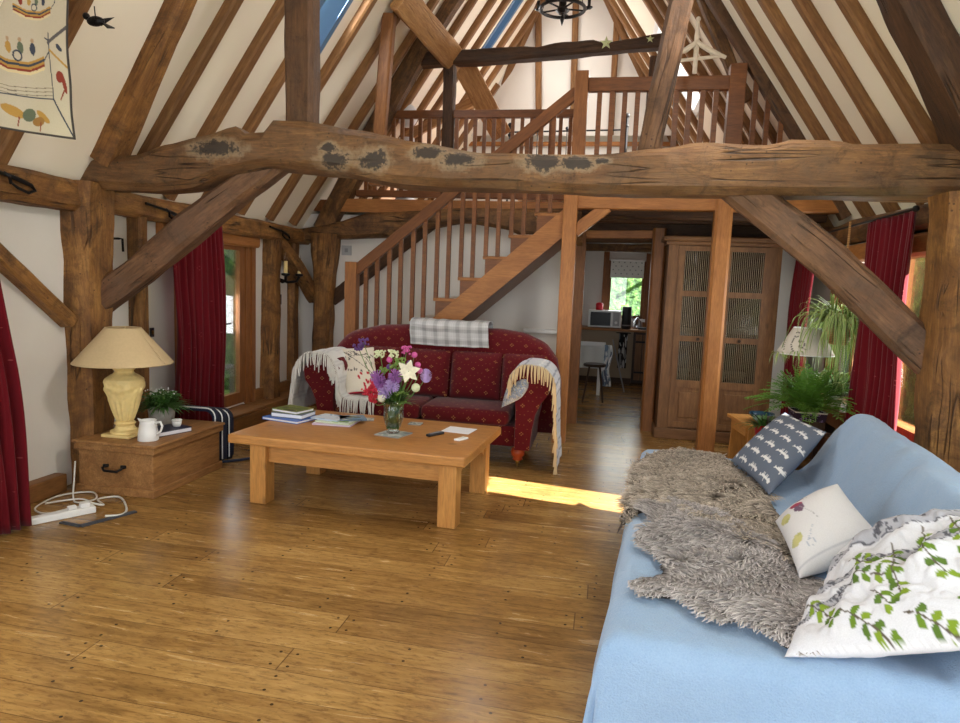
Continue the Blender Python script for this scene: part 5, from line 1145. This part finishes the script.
def fz(i, j):
    u = ua + (ub - ua) * j; v = va + (vb - va) * i; a, c, z = drape(u, v); return (c, a, z)
b.grid(fz, nv, nu); o = b.mk('blue_throw', 'bluethrow', smooth=True, solid=.006); o.location = BS; o.rotation_euler = (0, 0, ang)
tag(o, 'light blue fleece throw covering the long sofa on the right', 'throw')

# sheepskins: dense curved locks on a skin
M['fur1'] = painted('fur1', .8, 300, 0, .1)
def sheepskin(outline, label, seed, base, tip, n=5200, L=.085, flow=(0, 0)):
    """outline in world x,y on the seat"""
    cx = sum(p[0] for p in outline) / len(outline); cy = sum(p[1] for p in outline) / len(outline)
    def zat(x, y):
        d = V((x, y, 0)) - BS; v = d.x * cos(ang) + d.y * sin(ang); u = -d.x * sin(ang) + d.y * cos(ang); return drape(u, v)[2] if (v > 0) else .485 + v * 1.4
    def inside(x, y):
        c = False; n_ = len(outline)
        for i in range(n_):
            (x0_, y0_), (x1_, y1_) = outline[i], outline[(i + 1) % n_]
            if (y0_ > y) != (y1_ > y) and x < (x1_ - x0_) * (y - y0_) / (y1_ - y0_) + x0_: c = not c
        return c
    t_ = thing('sheepskin', label, 'sheepskin', (cx, cy, .5)); b = MB()
    n_ = len(outline); vs = [(0, 0, zat(cx, cy) + .012 - .5)]
    R_ = 16
    for r in range(1, R_ + 1):
        for i in range(n_ * 4):
            q = i / 4; a = outline[int(q) % n_]; c = outline[(int(q) + 1) % n_]; f_ = q - int(q); x = a[0] + (c[0] - a[0]) * f_; y = a[1] + (c[1] - a[1]) * f_
            x = cx + (x - cx) * r / R_; y = cy + (y - cy) * r / R_; vs.append((x - cx, y - cy, zat(x, y) + (.012 if r < R_ - 1 else .001) - .5))
    m2 = n_ * 4; fs = [(0, 1 + i, 1 + (i + 1) % m2) for i in range(m2)] + [(1 + (r - 1) * m2 + i, 1 + r * m2 + i, 1 + r * m2 + (i + 1) % m2, 1 + (r - 1) * m2 + (i + 1) % m2) for r in range(1, R_) for i in range(m2)]
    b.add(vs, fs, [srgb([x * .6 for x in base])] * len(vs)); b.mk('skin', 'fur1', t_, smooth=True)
    rr = random.Random(seed); b = MB(); xs_ = [p[0] for p in outline]; ys_ = [p[1] for p in outline]; c0 = 0
    while c0 < n:
        x = rr.uniform(min(xs_), max(xs_)); y = rr.uniform(min(ys_), max(ys_))
        if not inside(x, y): continue
        c0 += 1; z = zat(x, y) + .015 + (.004 if seed == 8 else 0)
        nz = MN.noise(V((x * 3.2, y * 3.2, seed))); nz2 = MN.noise(V((x * 3.2 + 40, y * 3.2, seed)))
        out = V((x - cx, y - cy, 0)); 
        d = V((nz * 1.4 + flow[0] + out.x * .9, nz2 * 1.4 + flow[1] + out.y * .9, 0)); d = d.normalized() if d.length > .01 else V((1, 0, 0))
        l = L * (.65 + .6 * rr.random()) * (.8 + .5 * MN.noise(V((x * 9, y * 9, 2)))); lift = .55 + .35 * rr.random()
        side = d.cross(V((0, 0, 1))) * (.0045 + .003 * rr.random()); jit = V((rr.uniform(-.3, .3), rr.uniform(-.3, .3), 0)); d = (d + jit).normalized()
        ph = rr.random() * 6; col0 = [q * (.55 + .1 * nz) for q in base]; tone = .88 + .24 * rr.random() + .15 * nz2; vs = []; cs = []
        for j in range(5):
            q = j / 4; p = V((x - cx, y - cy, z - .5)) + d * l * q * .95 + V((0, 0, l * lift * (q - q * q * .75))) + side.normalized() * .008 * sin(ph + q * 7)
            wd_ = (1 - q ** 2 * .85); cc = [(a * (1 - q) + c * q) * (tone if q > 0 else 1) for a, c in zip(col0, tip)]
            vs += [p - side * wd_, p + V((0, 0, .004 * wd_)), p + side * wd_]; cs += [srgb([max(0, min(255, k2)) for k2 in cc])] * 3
        b.add(vs, [(3 * j + k2, 3 * j + k2 + 1, 3 * j + k2 + 4, 3 * j + k2 + 3) for j in range(4) for k2 in (0, 1)], cs)
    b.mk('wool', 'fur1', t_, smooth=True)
far = [(.28, 4.42), (.45, 4.56), (.72, 4.62), (.86, 4.4), (.92, 4.0), (.93, 3.6), (.93, 3.2), (.9, 2.85), (.8, 2.9), (.62, 3.2), (.45, 3.45), (.3, 3.5), (.17, 3.35), (.12, 3.25), (.17, 3.55), (.22, 4.0)]
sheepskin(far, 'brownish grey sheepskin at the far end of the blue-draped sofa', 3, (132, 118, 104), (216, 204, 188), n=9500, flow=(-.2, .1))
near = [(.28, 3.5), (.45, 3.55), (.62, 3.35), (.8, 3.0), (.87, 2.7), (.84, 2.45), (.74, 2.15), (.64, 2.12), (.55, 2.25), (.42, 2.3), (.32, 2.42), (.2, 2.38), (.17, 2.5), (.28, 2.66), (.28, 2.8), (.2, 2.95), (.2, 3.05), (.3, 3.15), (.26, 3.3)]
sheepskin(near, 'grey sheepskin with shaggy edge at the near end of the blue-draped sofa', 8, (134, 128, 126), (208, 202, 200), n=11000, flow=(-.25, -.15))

# cushions on the blue sofa
cv = Canvas(200, 200, (96, 104, 118))
def fox(x, y, s_):
    w_ = (214, 214, 212)
    cv.poly([(x - .09 * s_, y - .014), (x + .05 * s_, y - .016), (x + .05 * s_, y + .012), (x - .09 * s_, y + .016)], w_)
    cv.poly([(x + .04 * s_, y - .022), (x + .075 * s_, y - .034), (x + .105 * s_, y), (x + .075 * s_, y + .02), (x + .04 * s_, y + .014)], w_)
    cv.poly([(x - .08 * s_, y - .008), (x - .14 * s_, y - .035), (x - .125 * s_, y + .006)], w_)
    for dx in (-.055, -.035, .01, .03): cv.line([(x + dx * s_, y), (x + dx * s_ - .004, y + .038)], .01, w_)
    cv.line([(x - .02, y - .014), (x - .02, y - .04)], .01, w_)
for r in range(6):
    for c in range(5): fox(.04 + c * .27 + (r % 2) * .135, .09 + r * .17, .84)
cv.a = cv.a.transpose(1, 0, 2).copy()
cushion('fox_cushion', [(.84, 4.42, .55), (1.22, 4.75, .83), (1.35, 4.3, .8), (.92, 3.74, .54)], .15, 'paint', cv, 110, 'slate grey cushion with rows of small white foxes on the blue sofa', back=(96, 104, 118))
cv = Canvas(160, 160, (206, 204, 204))
cv.ell(.36, .22, .1, .05, (150, 60, 84), .4); cv.ell(.44, .1, .07, .045, (126, 62, 84), -.2); cv.ell(.4, .32, .05, .07, (110, 84, 104), .3); cv.ell(.45, .12, .05, .03, (120, 70, 92), -.3); cv.ell(.34, .3, .03, .05, (104, 84, 104), .2); cv.ell(.15, .3, .09, .06, (186, 180, 120), .3); cv.ell(.16, .7, .09, .06, (182, 178, 124), -.2); cv.ell(.17, .36, .05, .025, (170, 168, 110)); cv.ell(.17, .7, .06, .04, (186, 180, 120), -.3); cv.ell(.22, .66, .03, .02, (170, 168, 110))
cv.line([(.4, .3), (.5, .5), (.52, .6)], .006, (160, 160, 160)); cv.ring(.3, .82, .05, .04, .2, (160, 168, 180)); cv.line([(.3, .78), (.42, .66)], .008, (160, 168, 180)); cv.line([(.45, .16), (.58, .2)], .006, (120, 110, 120)); cv.line([(0, .94), (1, .94)], .006, (180, 180, 184))
cushion('bird_cushion', [(.81, 3.15, .59), (1.07, 3.2, .775), (1.15, 2.85, .65), (.79, 2.66, .53)], .17, 'paint', cv, 70, 'white cushion with small red and yellow bird print, in the middle of the blue sofa', back=(206, 204, 204))
cv = Canvas(260, 200, (208, 208, 212))
def birch(pts, w_):
    cv.line(pts, w_, (168, 168, 174)); 
    for (x0_, y0_), (x1_, y1_) in zip(pts, pts[1:]):
        for i in range(10):
            q = rnd.random(); x = x0_ + (x1_ - x0_) * q; y = y0_ + (y1_ - y0_) * q + rnd.uniform(-w_ * .3, w_ * .3); cv.ell(x, y, .006 + .012 * rnd.random(), .004 + .012 * rnd.random(), (70, 70, 78), rnd.random() * 3, .85)
    for s_ in (-1, 1): cv.line([(x, y + s_ * w_ * .5) for x, y in pts], .006, (90, 90, 98))
birch([(0, .32), (.25, .2), (.5, .22), (1, .08)], .1); birch([(0, .62), (.25, .5), (.5, .45), (.75, .4), (1, .3)], .09); birch([(0, .85), (.2, .72), (.4, .6)], .05); birch([(.2, .05), (.6, .04), (1, -.05)], .05)
def sprig(x, y, a0, n):
    px, py = x, y
    for i in range(n):
        nx, ny = px + .06 * cos(a0), py + .075 * sin(a0); a0 += rnd.uniform(-.3, .3); cv.line([(px, py), (nx, ny)], .008, (92, 84, 70))
        for s_ in (-1, 1):
            a = a0 + s_ * 1.0; cv.ell(nx + .028 * cos(a), ny + .035 * sin(a), .026, .018, rnd.choice([(122, 146, 44), (100, 128, 40), (84, 110, 44)]), a)
        px, py = nx, ny
for q in ((.05, .72, .3, 4), (.3, .66, -.2, 4), (.5, .35, 1.4, 6), (.66, .25, 1.5, 6), (.8, .2, 1.2, 7), (.3, .85, .4, 4), (.6, .9, .2, 4), (.25, .4, .3, 4), (.9, .6, 1.5, 3), (.45, .75, .6, 2)): sprig(*q)
cushion('birch_cushion', [(.95, 2.7, .62), (1.3, 2.4, .97), (1.15, 1.96, .7), (.6, 2.1, .5)], .2, 'paintbig', cv, 120, 'large crumpled white cushion printed with birch trunks and green leaves, nearest on the blue sofa', crumple=.06, seed=4, back=(220, 220, 224))
# ================================================================== DRESSER
t = thing('glazed_dresser', 'tall old pine dresser with ribbed glass doors behind the square post', 'dresser', (1.2, 7.52, 0))
b = MB(); b.box((-.57, .02, .1), (-.53, .48, 2.1)); b.box((.53, .02, .1), (.57, .48, 2.1)); b.box((-.53, .44, .1), (.53, .48, 2.1)); b.box((-.53, .02, .1), (.53, .46, .14)); b.box((-.53, .02, 2.06), (.53, .46, 2.1)); b.mk('carcass', 'dresser', t)
for z in (.62, 1.1, 1.58): MB().box((-.53, .06, z), (.53, .44, z + .02)).mk('shelf', 'darkwood', t)
b = MB(); b.box((-.6, -.01, 0), (.6, .48, .12), .01); b.mk('plinth', 'dresserX', t)
b = MB(); b.box((-.6, -.02, 2.1), (.6, .49, 2.14), .008); b.box((-.63, -.05, 2.14), (.63, .5, 2.19), .012); b.mk('cornice', 'dresserX', t)
b = MB(); b.box((-.57, .0, .12), (-.46, .03, 2.1)); b.box((.46, .0, .12), (.57, .03, 2.1)); b.mk('face_frame', 'dresser', t)
M['reed'] = glassmat('reed', (.5, .46, .4), .1, .02); M['rib'] = plain('rib', (150, 132, 104), .35)
rows = [(1.62, 2.04), (1.14, 1.56), (.66, 1.08)]
for sg in (-1, 1):
    xa, xb = (-.46, -.01) if sg < 0 else (.01, .46)
    dr = MB(); dr.box((xa, -.01, .14), (xa + .06, .02, 2.09)); dr.box((xb - .06, -.01, .14), (xb, .02, 2.09))
    for z0_, z1_ in ((2.04, 2.09), (1.56, 1.62), (1.08, 1.14), (.58, .66), (.14, .2)): dr.box((xa + .06, -.01, z0_), (xb - .06, .02, z1_))
    door = dr.mk('door', 'dresser', t, loc=(0, 0, 0))
    for z0_, z1_ in rows:
        b = MB(); b.box((xa + .06, .006, z0_), (xb - .06, .009, z1_)); b.mk('glass_pane', 'reed', door)
        b = MB(); n = 17
        for i in range(n): x = xa + .06 + (xb - xa - .12) * (i + .5) / n; b.box((x - .0022, .002, z0_), (x + .0022, .006, z1_))
        b.mk('glass_ribs', 'rib', door)
    b = MB(); b.box((xa + .06, .004, .2), (xb - .06, .014, .58)); b.box((xa + .1, -.006, .25), (xb - .1, .006, .53), .012); b.mk('wood_panel', 'dresser', door)
    b = MB(); b.lathe([(.008, 0), (.01, .015), (.018, .022), (.014, .034), (.0, .036)], n=14)
    b.v = [(x + (xb - .2 if sg < 0 else xa + .2), -.01 - z, 1.11 + y) for x, y, z in b.v]; b.mk('knob', 'darkwood', door, smooth=True)
M['crock'] = plain('crock', (214, 214, 208), .3); M['blueglass'] = glassmat('blueglass', (.75, .83, .9), .8)
def crock(kind_, x, z, label, grp):
    b = MB()
    if kind_ == 'plates':
        for i in range(7): b.lathe([(.06, i * .014), (.11, i * .014 + .012), (.11, i * .014 + .016), (.0, i * .014 + .006)], n=20)
    elif kind_ == 'bowl': b.lathe([(.05, 0), (.09, .05), (.1, .11), (.095, .11), (.08, .04), (0, .015)], n=20)
    elif kind_ == 'jug': b.lathe([(.04, 0), (.055, .04), (.045, .09), (.05, .12), (.044, .12), (.04, .08), (0, .01)], n=16); b.tube([(.045, 0, .1), (.08, 0, .09), (.075, 0, .05), (.05, 0, .03)], .007)
    else: b.lathe([(.03, 0), (.03, .005), (.004, .01), (.004, .06), (.03, .09), (.034, .14), (.032, .14), (.028, .09), (0, .066)], n=14)
    lobj(b, dict(plates='plate_stack', bowl='serving_bowl', jug='small_jug', glass='wine_glass')[kind_], 'blueglass' if kind_ == 'glass' else 'crock', (x, 7.74, z), label, dict(plates='plates', bowl='bowl', jug='jug', glass='glass')[kind_], grp, smooth=True)
for x in (.84, .93): crock('glass', x, 1.602, 'stemmed glass on the top left shelf of the dresser', 'glasses top left in the dresser')
for x in (1.3, 1.4, 1.5, 1.6): crock('glass', x, 1.602, 'stemmed glass on the top right shelf of the dresser', 'glasses top right in the dresser')
crock('plates', .9, 1.122, 'stack of pale plates on the middle left dresser shelf', None); crock('plates', 1.48, 1.122, 'stack of pale plates on the middle right dresser shelf', None)
for x in (.79, .9, 1.02): crock('jug', x, .642, 'pale mug behind ribbed glass on the lower left dresser shelf', 'mugs lower left in the dresser')
crock('bowl', 1.45, .642, 'cream ribbed bowl on the lower right dresser shelf', None)
crock('jug', 1.28, .642, 'pale jug beside the cream bowl on the lower right dresser shelf', None)

# ================================================================== CORNER: STOOL, POT, LAMP, HANGING PLANT
t = thing('wooden_stool', 'small pine stool with a cut-out handle slot, beyond the fox cushion', 'stool', (1.43, 6.55, 0), R(8))
MB().box((-.17, -.28, .42), (.17, .28, .45), .006).mk('seat', 'pineY', t)
for sy in (-1, 1):
    b = MB(); y = sy * .22; n = 18; out = [(-.15, 0), (-.1, 0), (-.06, .06), (.06, .06), (.1, 0), (.15, 0), (.13, .42), (-.13, .42)]
    b.add([(x, y - .012, z) for x, z in out] + [(x, y + .012, z) for x, z in out], [(0, 1, 2, 7), (2, 3, 6, 7), (3, 4, 5, 6), (8, 15, 10, 9), (10, 15, 14, 11), (11, 14, 13, 12)] + [(i, 8 + i, 8 + (i + 1) % 8, (i + 1) % 8) for i in range(8)]); b.mk('leg_board', 'pineZ', t)
for sx in (-1, 1): MB().box((sx * .13, -.2, .33), (sx * .15, .2, .42)).mk('apron', 'pineY', t)
b = MB(); b.lathe([(.025, -.001), (.025, .001)], n=16); b.v = [(-.1515 if False else -.152 - z, x * 1.0, .2 + y * 2) for x, y, z in b.v]; 
M['teal'] = plain('teal', (24, 52, 66), .15)
lobj(MB().lathe([(.04, 0), (.05, .004), (.1, .05), (.115, .075), (.108, .075), (.09, .045), (0, .015)], n=28), 'glazed_bowl', 'teal', (1.47, 6.5, .451), 'dark teal glazed bowl on the small pine stool', 'bowl', smooth=True)
t = thing('plant_table', 'low dark table holding the fern and the shaded lamp, behind the blue sofa', 'table', (1.66, 5.95, 0))
MB().box((-.26, -.3, .51), (.26, .32, .54), .005).mk('tabletop', 'darkwood', t)
for x in (-.23, .19):
    for y in (-.27, .25): MB().box((x, y, 0), (x + .04, y + .04, .51)).mk('leg', 'darkwood', t)
t = thing('fern_pot', 'feathery green fern in a dark square patterned pot behind the blue sofa', 'potted plant', (1.66, 5.8, .541))
cv = Canvas(96, 48, (42, 30, 48)); [cv.ring(rnd.random(), rnd.random(), .04, .08, .4, rnd.choice([(190, 186, 196), (130, 110, 150)])) for _ in range(26)]; cv.rect(0, 0, 1, .06, (190, 186, 180))
b = MB(); r0_ = .1
for i in range(4):
    a = i * pi / 2; d = V((cos(a), sin(a), 0)); s_ = V((-sin(a), cos(a), 0))
    b.grid(lambda u, v: tuple(d * (.1 + .02 * (1 - v)) + s_ * ((u * 2 - 1) * (.1 + .02 * (1 - v))) + V((0, 0, .15 * (1 - v)))), 48, 24, lambda u, v, i=i: cv.at((i * .25 + u * .25) % 1 if False else u, v))
b.mk('pot', 'paint', t); MB().box((-.11, -.11, .0), (.11, .11, .13)).mk('soil', 'darkwood', t)
M['fern'] = plain('fern', (84, 124, 40), .6, 0, .4, 10)
def frond(mb, p0, az, L_, rise, droop, nl=16, ll=.07, rr=random):
    d = V((cos(az), sin(az), 0)); s_ = V((-sin(az), cos(az), 0)); pts = []
    for j in range(nl + 1): q = j / nl; pts.append(V(p0) + d * L_ * q + V((0, 0, rise * q - droop * q * q)))
    for j in range(nl):
        p = pts[j]; q = j / nl; l = ll * (sin(pi * min(1, q * .9 + .12))) * (.8 + .4 * rr.random()); tdir = (pts[j + 1] - p).normalized()
        for sg in (-1, 1):
            e = p + s_ * sg * l + tdir * l * .5 + V((0, 0, rr.uniform(-.01, .01))); m_ = (p + e) / 2; w_ = tdir * .008
            mb.add([p, m_ - w_, e, m_ + w_], [(0, 1, 2, 3)])
    mb.tube(pts, .0025, 4)
b = MB(); rr = random.Random(5)
for i in range(110): az = rr.random() * 2 * pi; e = rr.random(); frond(b, (0, 0, .13), az, .14 + .38 * e, .46 - .26 * e + .12 * rr.random(), .14 + .14 * e, rr=rr)
b.mk('fronds', 'fern', t)
t = thing('shaded_lamp', 'table lamp with a pale shade sketched in black, beside the fern', 'lamp', (1.69, 6.12, .541))
MB().lathe([(.08, 0), (.08, .015), (.03, .03), (.02, .1), (.045, .2), (.05, .3), (.03, .42), (.012, .48), (.012, .62)], n=24).mk('base', 'pineZ', t, smooth=True)
cv = Canvas(300, 90, (206, 198, 184)); 
for u0 in (.62, .12):
    cv.ring(u0, .25, .025, .12, .25, (70, 64, 60)); cv.line([(u0 - .01, .35), (u0 - .02, .6), (u0 + .02, .9)], .008, (70, 64, 60)); cv.line([(u0 + .03, .4), (u0 + .05, .7), (u0 + .1, .8)], .006, (70, 64, 60)); cv.ring(u0 + .06, .6, .02, .14, .3, (80, 74, 70))
    cv.line([(u0 + .04, .2), (u0 + .16, .25)], .005, (90, 84, 80)); cv.line([(u0 - .1, .5), (u0 - .05, .9)], .005, (90, 84, 80))
shade(t, .225, .58, .105, .8, 'paint', cv)
# hanging spider plant
t = thing('hanging_spider_plant', 'striped spider plant in a wicker basket hanging on a rope by the window', 'hanging plant', (1.9, 5.98, 1.22))
MB().lathe([(.05, 0), (.07, .01), (.095, .08), (.105, .17), (.1, .18), (.09, .16), (0, .15)], n=28).mk('basket', 'wicker', t, smooth=True)
MB().tube([(0, 0, .5), (0, 0, 1.0)], .009, 6).mk('rope', 'wicker', t)
b = MB(); [b.tube([(0, 0, .55), (.12 * cos(a), .12 * sin(a), .17)], .004, 5) for a in (.3, 2.4, 4.5)]; b.mk('sling', 'wicker', t)
M['spider'] = painted('spider', .5, 60, 0, .1)
b = MB(); rr = random.Random(8)
def blade(p, az, L_, up_, droop, wd, n=10):
    d = V((cos(az), sin(az), 0)); s_ = V((-sin(az), cos(az), 0)); vs = []; cs = []; tw = rr.uniform(-.5, .5)
    for j in range(n + 1):
        q = j / n; c = p + d * L_ * sin(q * 1.7) * .62 + V((0, 0, up_ * q - droop * q * q)); w_ = wd * (1 - q ** 3) * .5; sv = (s_ + V((0, 0, tw))).normalized()
        vs += [c - sv * w_, c - sv * w_ * .3, c + sv * w_ * .3, c + sv * w_]
        G_, Wc = srgb((106, 140, 58)), srgb((206, 214, 150)); cs += [Wc, G_, G_, Wc] if rr.random() < 2 else []
    b.add(vs, [(4 * j + k_, 4 * j + k_ + 1, 4 * j + k_ + 5, 4 * j + k_ + 4) for j in range(n) for k_ in range(3)], cs)
for i in range(340): az = rr.random() * 2 * pi; L_ = .2 + .34 * rr.random(); blade(V((rr.uniform(-.07, .07), rr.uniform(-.07, .07), .17)), az, L_, .26 + .36 * rr.random(), .3 + .6 * rr.random(), .018)
for cpos in ((-.32, .0, -.08), (-.1, -.15, -.22), (.1, .1, -.25), (-.42, .1, -.1), (.0, -.2, -.3)):
    b.c += [srgb((196, 204, 130))] * 0
    for i in range(22): blade(V(cpos), rr.random() * 6.28, .08 + .08 * rr.random(), .05 + .06 * rr.random(), .1 + .1 * rr.random(), .012, 6)
b.mk('leaves', 'spider', t)
b = MB()
for cpos in ((-.32, .0, -.08), (-.1, -.15, -.22), (.1, .1, -.25), (-.42, .1, -.1), (.0, -.2, -.3)): b.tube(spline([(0, 0, .17), (cpos[0] * .7, cpos[1] * .7, .25), cpos], 6), .003, 5)
b.mk('runner', 'stem', t)
# leafy plants on the window sill behind
t = thing('sill_plant', 'bushy green plant on the window sill under the hanging basket', 'potted plant', (1.95, 6.1, .691))
MB().lathe([(.05, 0), (.07, .1), (.06, .1), (0, .09)], n=20).mk('pot', 'white', t, smooth=True); b = MB(); leafy(b, (0, 0, .08), .05, 160, .3, .016, .9, .3, 12); b.mk('foliage', 'leaf', t)
t = thing('trailing_plant', 'dark trailing plant in a red pot at the left of the fern', 'potted plant', (1.4, 6.05, .0)); M['redpot'] = plain('redpot', (150, 20, 26), .4)
MB().lathe([(.05, .0), (.06, .35), (.085, .5), (.08, .5), (0, .47)], n=20).mk('pot', 'redpot', t, smooth=True); b = MB(); leafy(b, (0, 0, .48), .05, 90, .22, .012, .8, .5, 14); b.mk('foliage', 'leaf2', t)

# ================================================================== KITCHEN
t = thing('kitchen_counter', 'wooden worktop with cream and dark cupboards under the kitchen window', 'kitchen counter', (.3, 12.0, 0))
MB().box((-1.2, -.3, .9), (.75, .38, .94), .004).mk('worktop', 'oak_new', t)
M['panelcream'] = plain('panelcream', (150, 132, 110), .7)
MB().box((-1.18, -.24, .1), (.2, .36, .9)).mk('cupboard', 'panelcream', t); MB().box((.2, -.26, .02), (.73, .36, .9)).mk('cupboard', 'darkwood', t)
b = MB(); [b.box((.24 + i * .12, -.275, .08), (.345 + i * .12, -.26, .86)) for i in range(4)]; b.mk('plank_door', 'dresser', t)
for z in (.2, .72): MB().box((.24, -.283, z), (.5, -.275, z + .03)).mk('strap_hinge', 'iron', t)
MB().box((-1.18, -.2, 0), (.2, .3, .1)).mk('kickboard', 'darkwood', t)
t = thing('microwave', 'white microwave oven on the kitchen worktop', 'microwave', (.0, 11.98, .941))
MB().box((-.28, -.2, .01), (.28, .2, .3), .01).mk('body', 'white', t); MB().box((-.24, -.212, .04), (.1, -.2, .27)).mk('door_window', 'black', t)
b = MB(); b.box((.14, -.208, .04), (.25, -.2, .27)); b.mk('control_panel', 'box_grey', t); b = MB(); b.lathe([(.025, 0), (.025, .012)], n=14); b.v = [(x + .195, -.21 - z, .1 + y) for x, y, z in b.v]; b.mk('dial', 'white', t)
b = MB(); b.lathe([(.06, 0), (.065, .1), (.05, .12), (0, .13)], n=16); lobj(b, 'red_tin', 'redpot2' if 'redpot2' in M else M.setdefault('redpot2', plain('redpot2', (210, 30, 44), .4)), (-.1, 11.98, 1.243), 'small red tin on top of the microwave', 'tin', smooth=True)
t = thing('dark_speaker', 'tall black cylindrical speaker on the worktop before the kitchen window', 'speaker', (.37, 11.88, .941))
MB().lathe([(.075, 0), (.08, .01), (.08, .37), (.07, .38), (0, .38)], n=24).mk('body', 'black', t, ang=40); MB().lathe([(.081, .05), (.083, .055), (.083, .065), (.081, .07)], n=24).mk('base_ring', 'grey', t)
t = thing('kitchen_kettle', 'shiny kettle by the kitchen window', 'kettle', (.56, 12.1, .941))
M['steel'] = plain('steel', (190, 190, 195), .2, .9)
MB().lathe([(.08, 0), (.085, .02), (.07, .12), (.03, .17), (.012, .19), (0, .2)], n=20).mk('body', 'steel', t, smooth=True); MB().tube([(-.06, 0, .12), (-.09, 0, .2), (0, 0, .25), (.06, 0, .17)], .008).mk('handle', 'black', t)
flat('hob_pan', (.72, 11.9, .941), 0, .3, .22, .035, 'black', 'flat black tray at the right of the kitchen worktop', 'tray')
t = thing('window_blind', 'white spotted roller blind at the top of the kitchen window', 'blind', (.345, 12.36, 2.1))
cv = Canvas(80, 48, (226, 228, 222)); [cv.ell(.08 + .17 * (i % 6) + .08 * ((i // 6) % 2), .12 + .22 * (i // 6), .018, .03, (96, 110, 110)) for i in range(24)]
b = MB(); b.grid(lambda u, v: (-.29 + .58 * u, 0, .02 - .3 * v), 80, 48, lambda u, v: cv.at(u, v)); b.mk('cloth', 'paint', t, solid=.003); MB().tube([(-.3, 0, .03), (.3, 0, .03)], .02).mk('roller', 'white', t)
t = thing('towel_rail', 'dark patterned towel hanging below the kitchen worktop', 'towel', (.33, 11.66, .88)); cv = art(31, (20, 20, 22), [(120, 120, 120), (30, 30, 30), (180, 180, 180)], 30)
b = MB(); b.grid(lambda u, v: (-.07 + .14 * u, .01 * sin(u * 9), -.6 * v), 30, 60, lambda u, v: cv.at(u, v)); b.mk('towel', 'paint', t, solid=.006); MB().tube([(-.12, 0, .0), (.12, 0, .0)], .008).mk('rail', 'iron', t)
# table with white cloth inside the kitchen
t = thing('kitchen_table', 'small kitchen table just inside the kitchen opening', 'table', (-.3, 10.6, 0))
MB().box((-.5, -.35, .72), (.3, .35, .75)).mk('tabletop', 'pine', t)
for x in (-.46, .24):
    for y in (-.32, .28): MB().box((x, y, 0), (x + .05, y + .05, .72)).mk('leg', 'white', t)
t2 = MB(); t2.grid(lambda u, v: ((-.52 + .86 * u) if v < .62 else (-.52 + .86 * u), (-.37 + .74 * (v / .62) if v < .62 else .37) if False else (.36 - .74 * (v / .62) if v < .62 else -.385 + .01 * sin(u * 30)), (.757 if v < .62 else .757 - (v - .62) * .9)), 60, 40, lambda u, v: srgb((206, 208, 206)))
o = t2.mk('white_tablecloth', 'paint', smooth=True, solid=.004); o.location = (-.3, 10.6, 0); tag(o, 'white cloth over the kitchen table', 'tablecloth')
t = thing('hanging_scarf', 'blue and white patterned cloth hanging over the kitchen table corner', 'cloth', (.06, 10.2, .77)); cv = art(33, (210, 216, 220), [(120, 140, 160), (240, 240, 240), (90, 100, 120)], 40)
b = MB(); b.grid(lambda u, v: (-.05 + .12 * u + .02 * sin(v * 8), .01 * sin(u * 12) - .02, -.62 * v + .01), 24, 60, lambda u, v: cv.at(u, v)); b.mk('cloth', 'paint', t, smooth=True, solid=.005)
t = thing('kitchen_stool', 'dark wooden stool with splayed legs by the kitchen table', 'stool', (-.1, 9.75, 0))
MB().lathe([(.15, .5), (.16, .51), (.16, .53), (.15, .54), (0, .54)], n=20).mk('seat', 'darkwood', t)
for i in range(4): a = pi / 4 + i * pi / 2; MB().tube([(.1 * cos(a), .1 * sin(a), .51), (.2 * cos(a), .2 * sin(a), .0)], .014).mk('leg', 'darkwood', t)
t = thing('folding_steps', 'thin metal clothes-airer legs beside the kitchen table', 'airer', (.25, 10.8, 0)); b = MB(); b.tube([(-.1, 0, .8), (.12, 0, .0)], .01); b.tube([(-.1, .3, .8), (.12, .3, .0)], .01); b.mk('frame', 'grey', t); MB().tube([(-.02, 0, .5), (-.02, .3, .5)], .008).mk('rung', 'grey', t)
# ================================================================== GALLERY BEDROOM
t = thing('metal_bed', 'black iron bed with white bedding in the gallery bedroom', 'bed', (-.6, 10.6, 2.58))
MB().box((-.85, -.6, .3), (.95, 1.4, .55), .08).mk('mattress', 'white', t)
for x, z in ((-.9, 1.3), (.75, 1.42)):
    b = MB(); b.tube([(x, -.65, 0), (x, -.65, z)], .022 if x > 0 else .014); b.ball((x, -.65, z + .02), .035); b.ball((x, -.65, z - .12), .03); b.mk('bed_post', 'iron', t)
b = MB(); b.tube([(-.9, -.65, 1.22), (.75, -.65, 1.25)], .012); b.tube([(-.9, -.65, .6), (.75, -.65, .6)], .01); b.mk('rail', 'iron', t)
for x in (-.5, -.08, .34): b = MB(); b.tube([(x, -.65, .6), (x, -.65, 1.25)], .006); b.ball((x, -.65, 1.27), .025); b.mk('spindle', 'iron', t)
t = thing('pale_pillow_seat', 'pale rounded cushion top showing over the far gallery rail', 'cushion', (-2.66, 8.7, 2.6))
MB().ball((0, 0, 1.13), .2, 20, 12, (.7, .5, .75)).mk('padding', 'paper', t, smooth=True); MB().lathe([(.12, 0), (.1, .85)], n=16).mk('stand', 'paper', t)
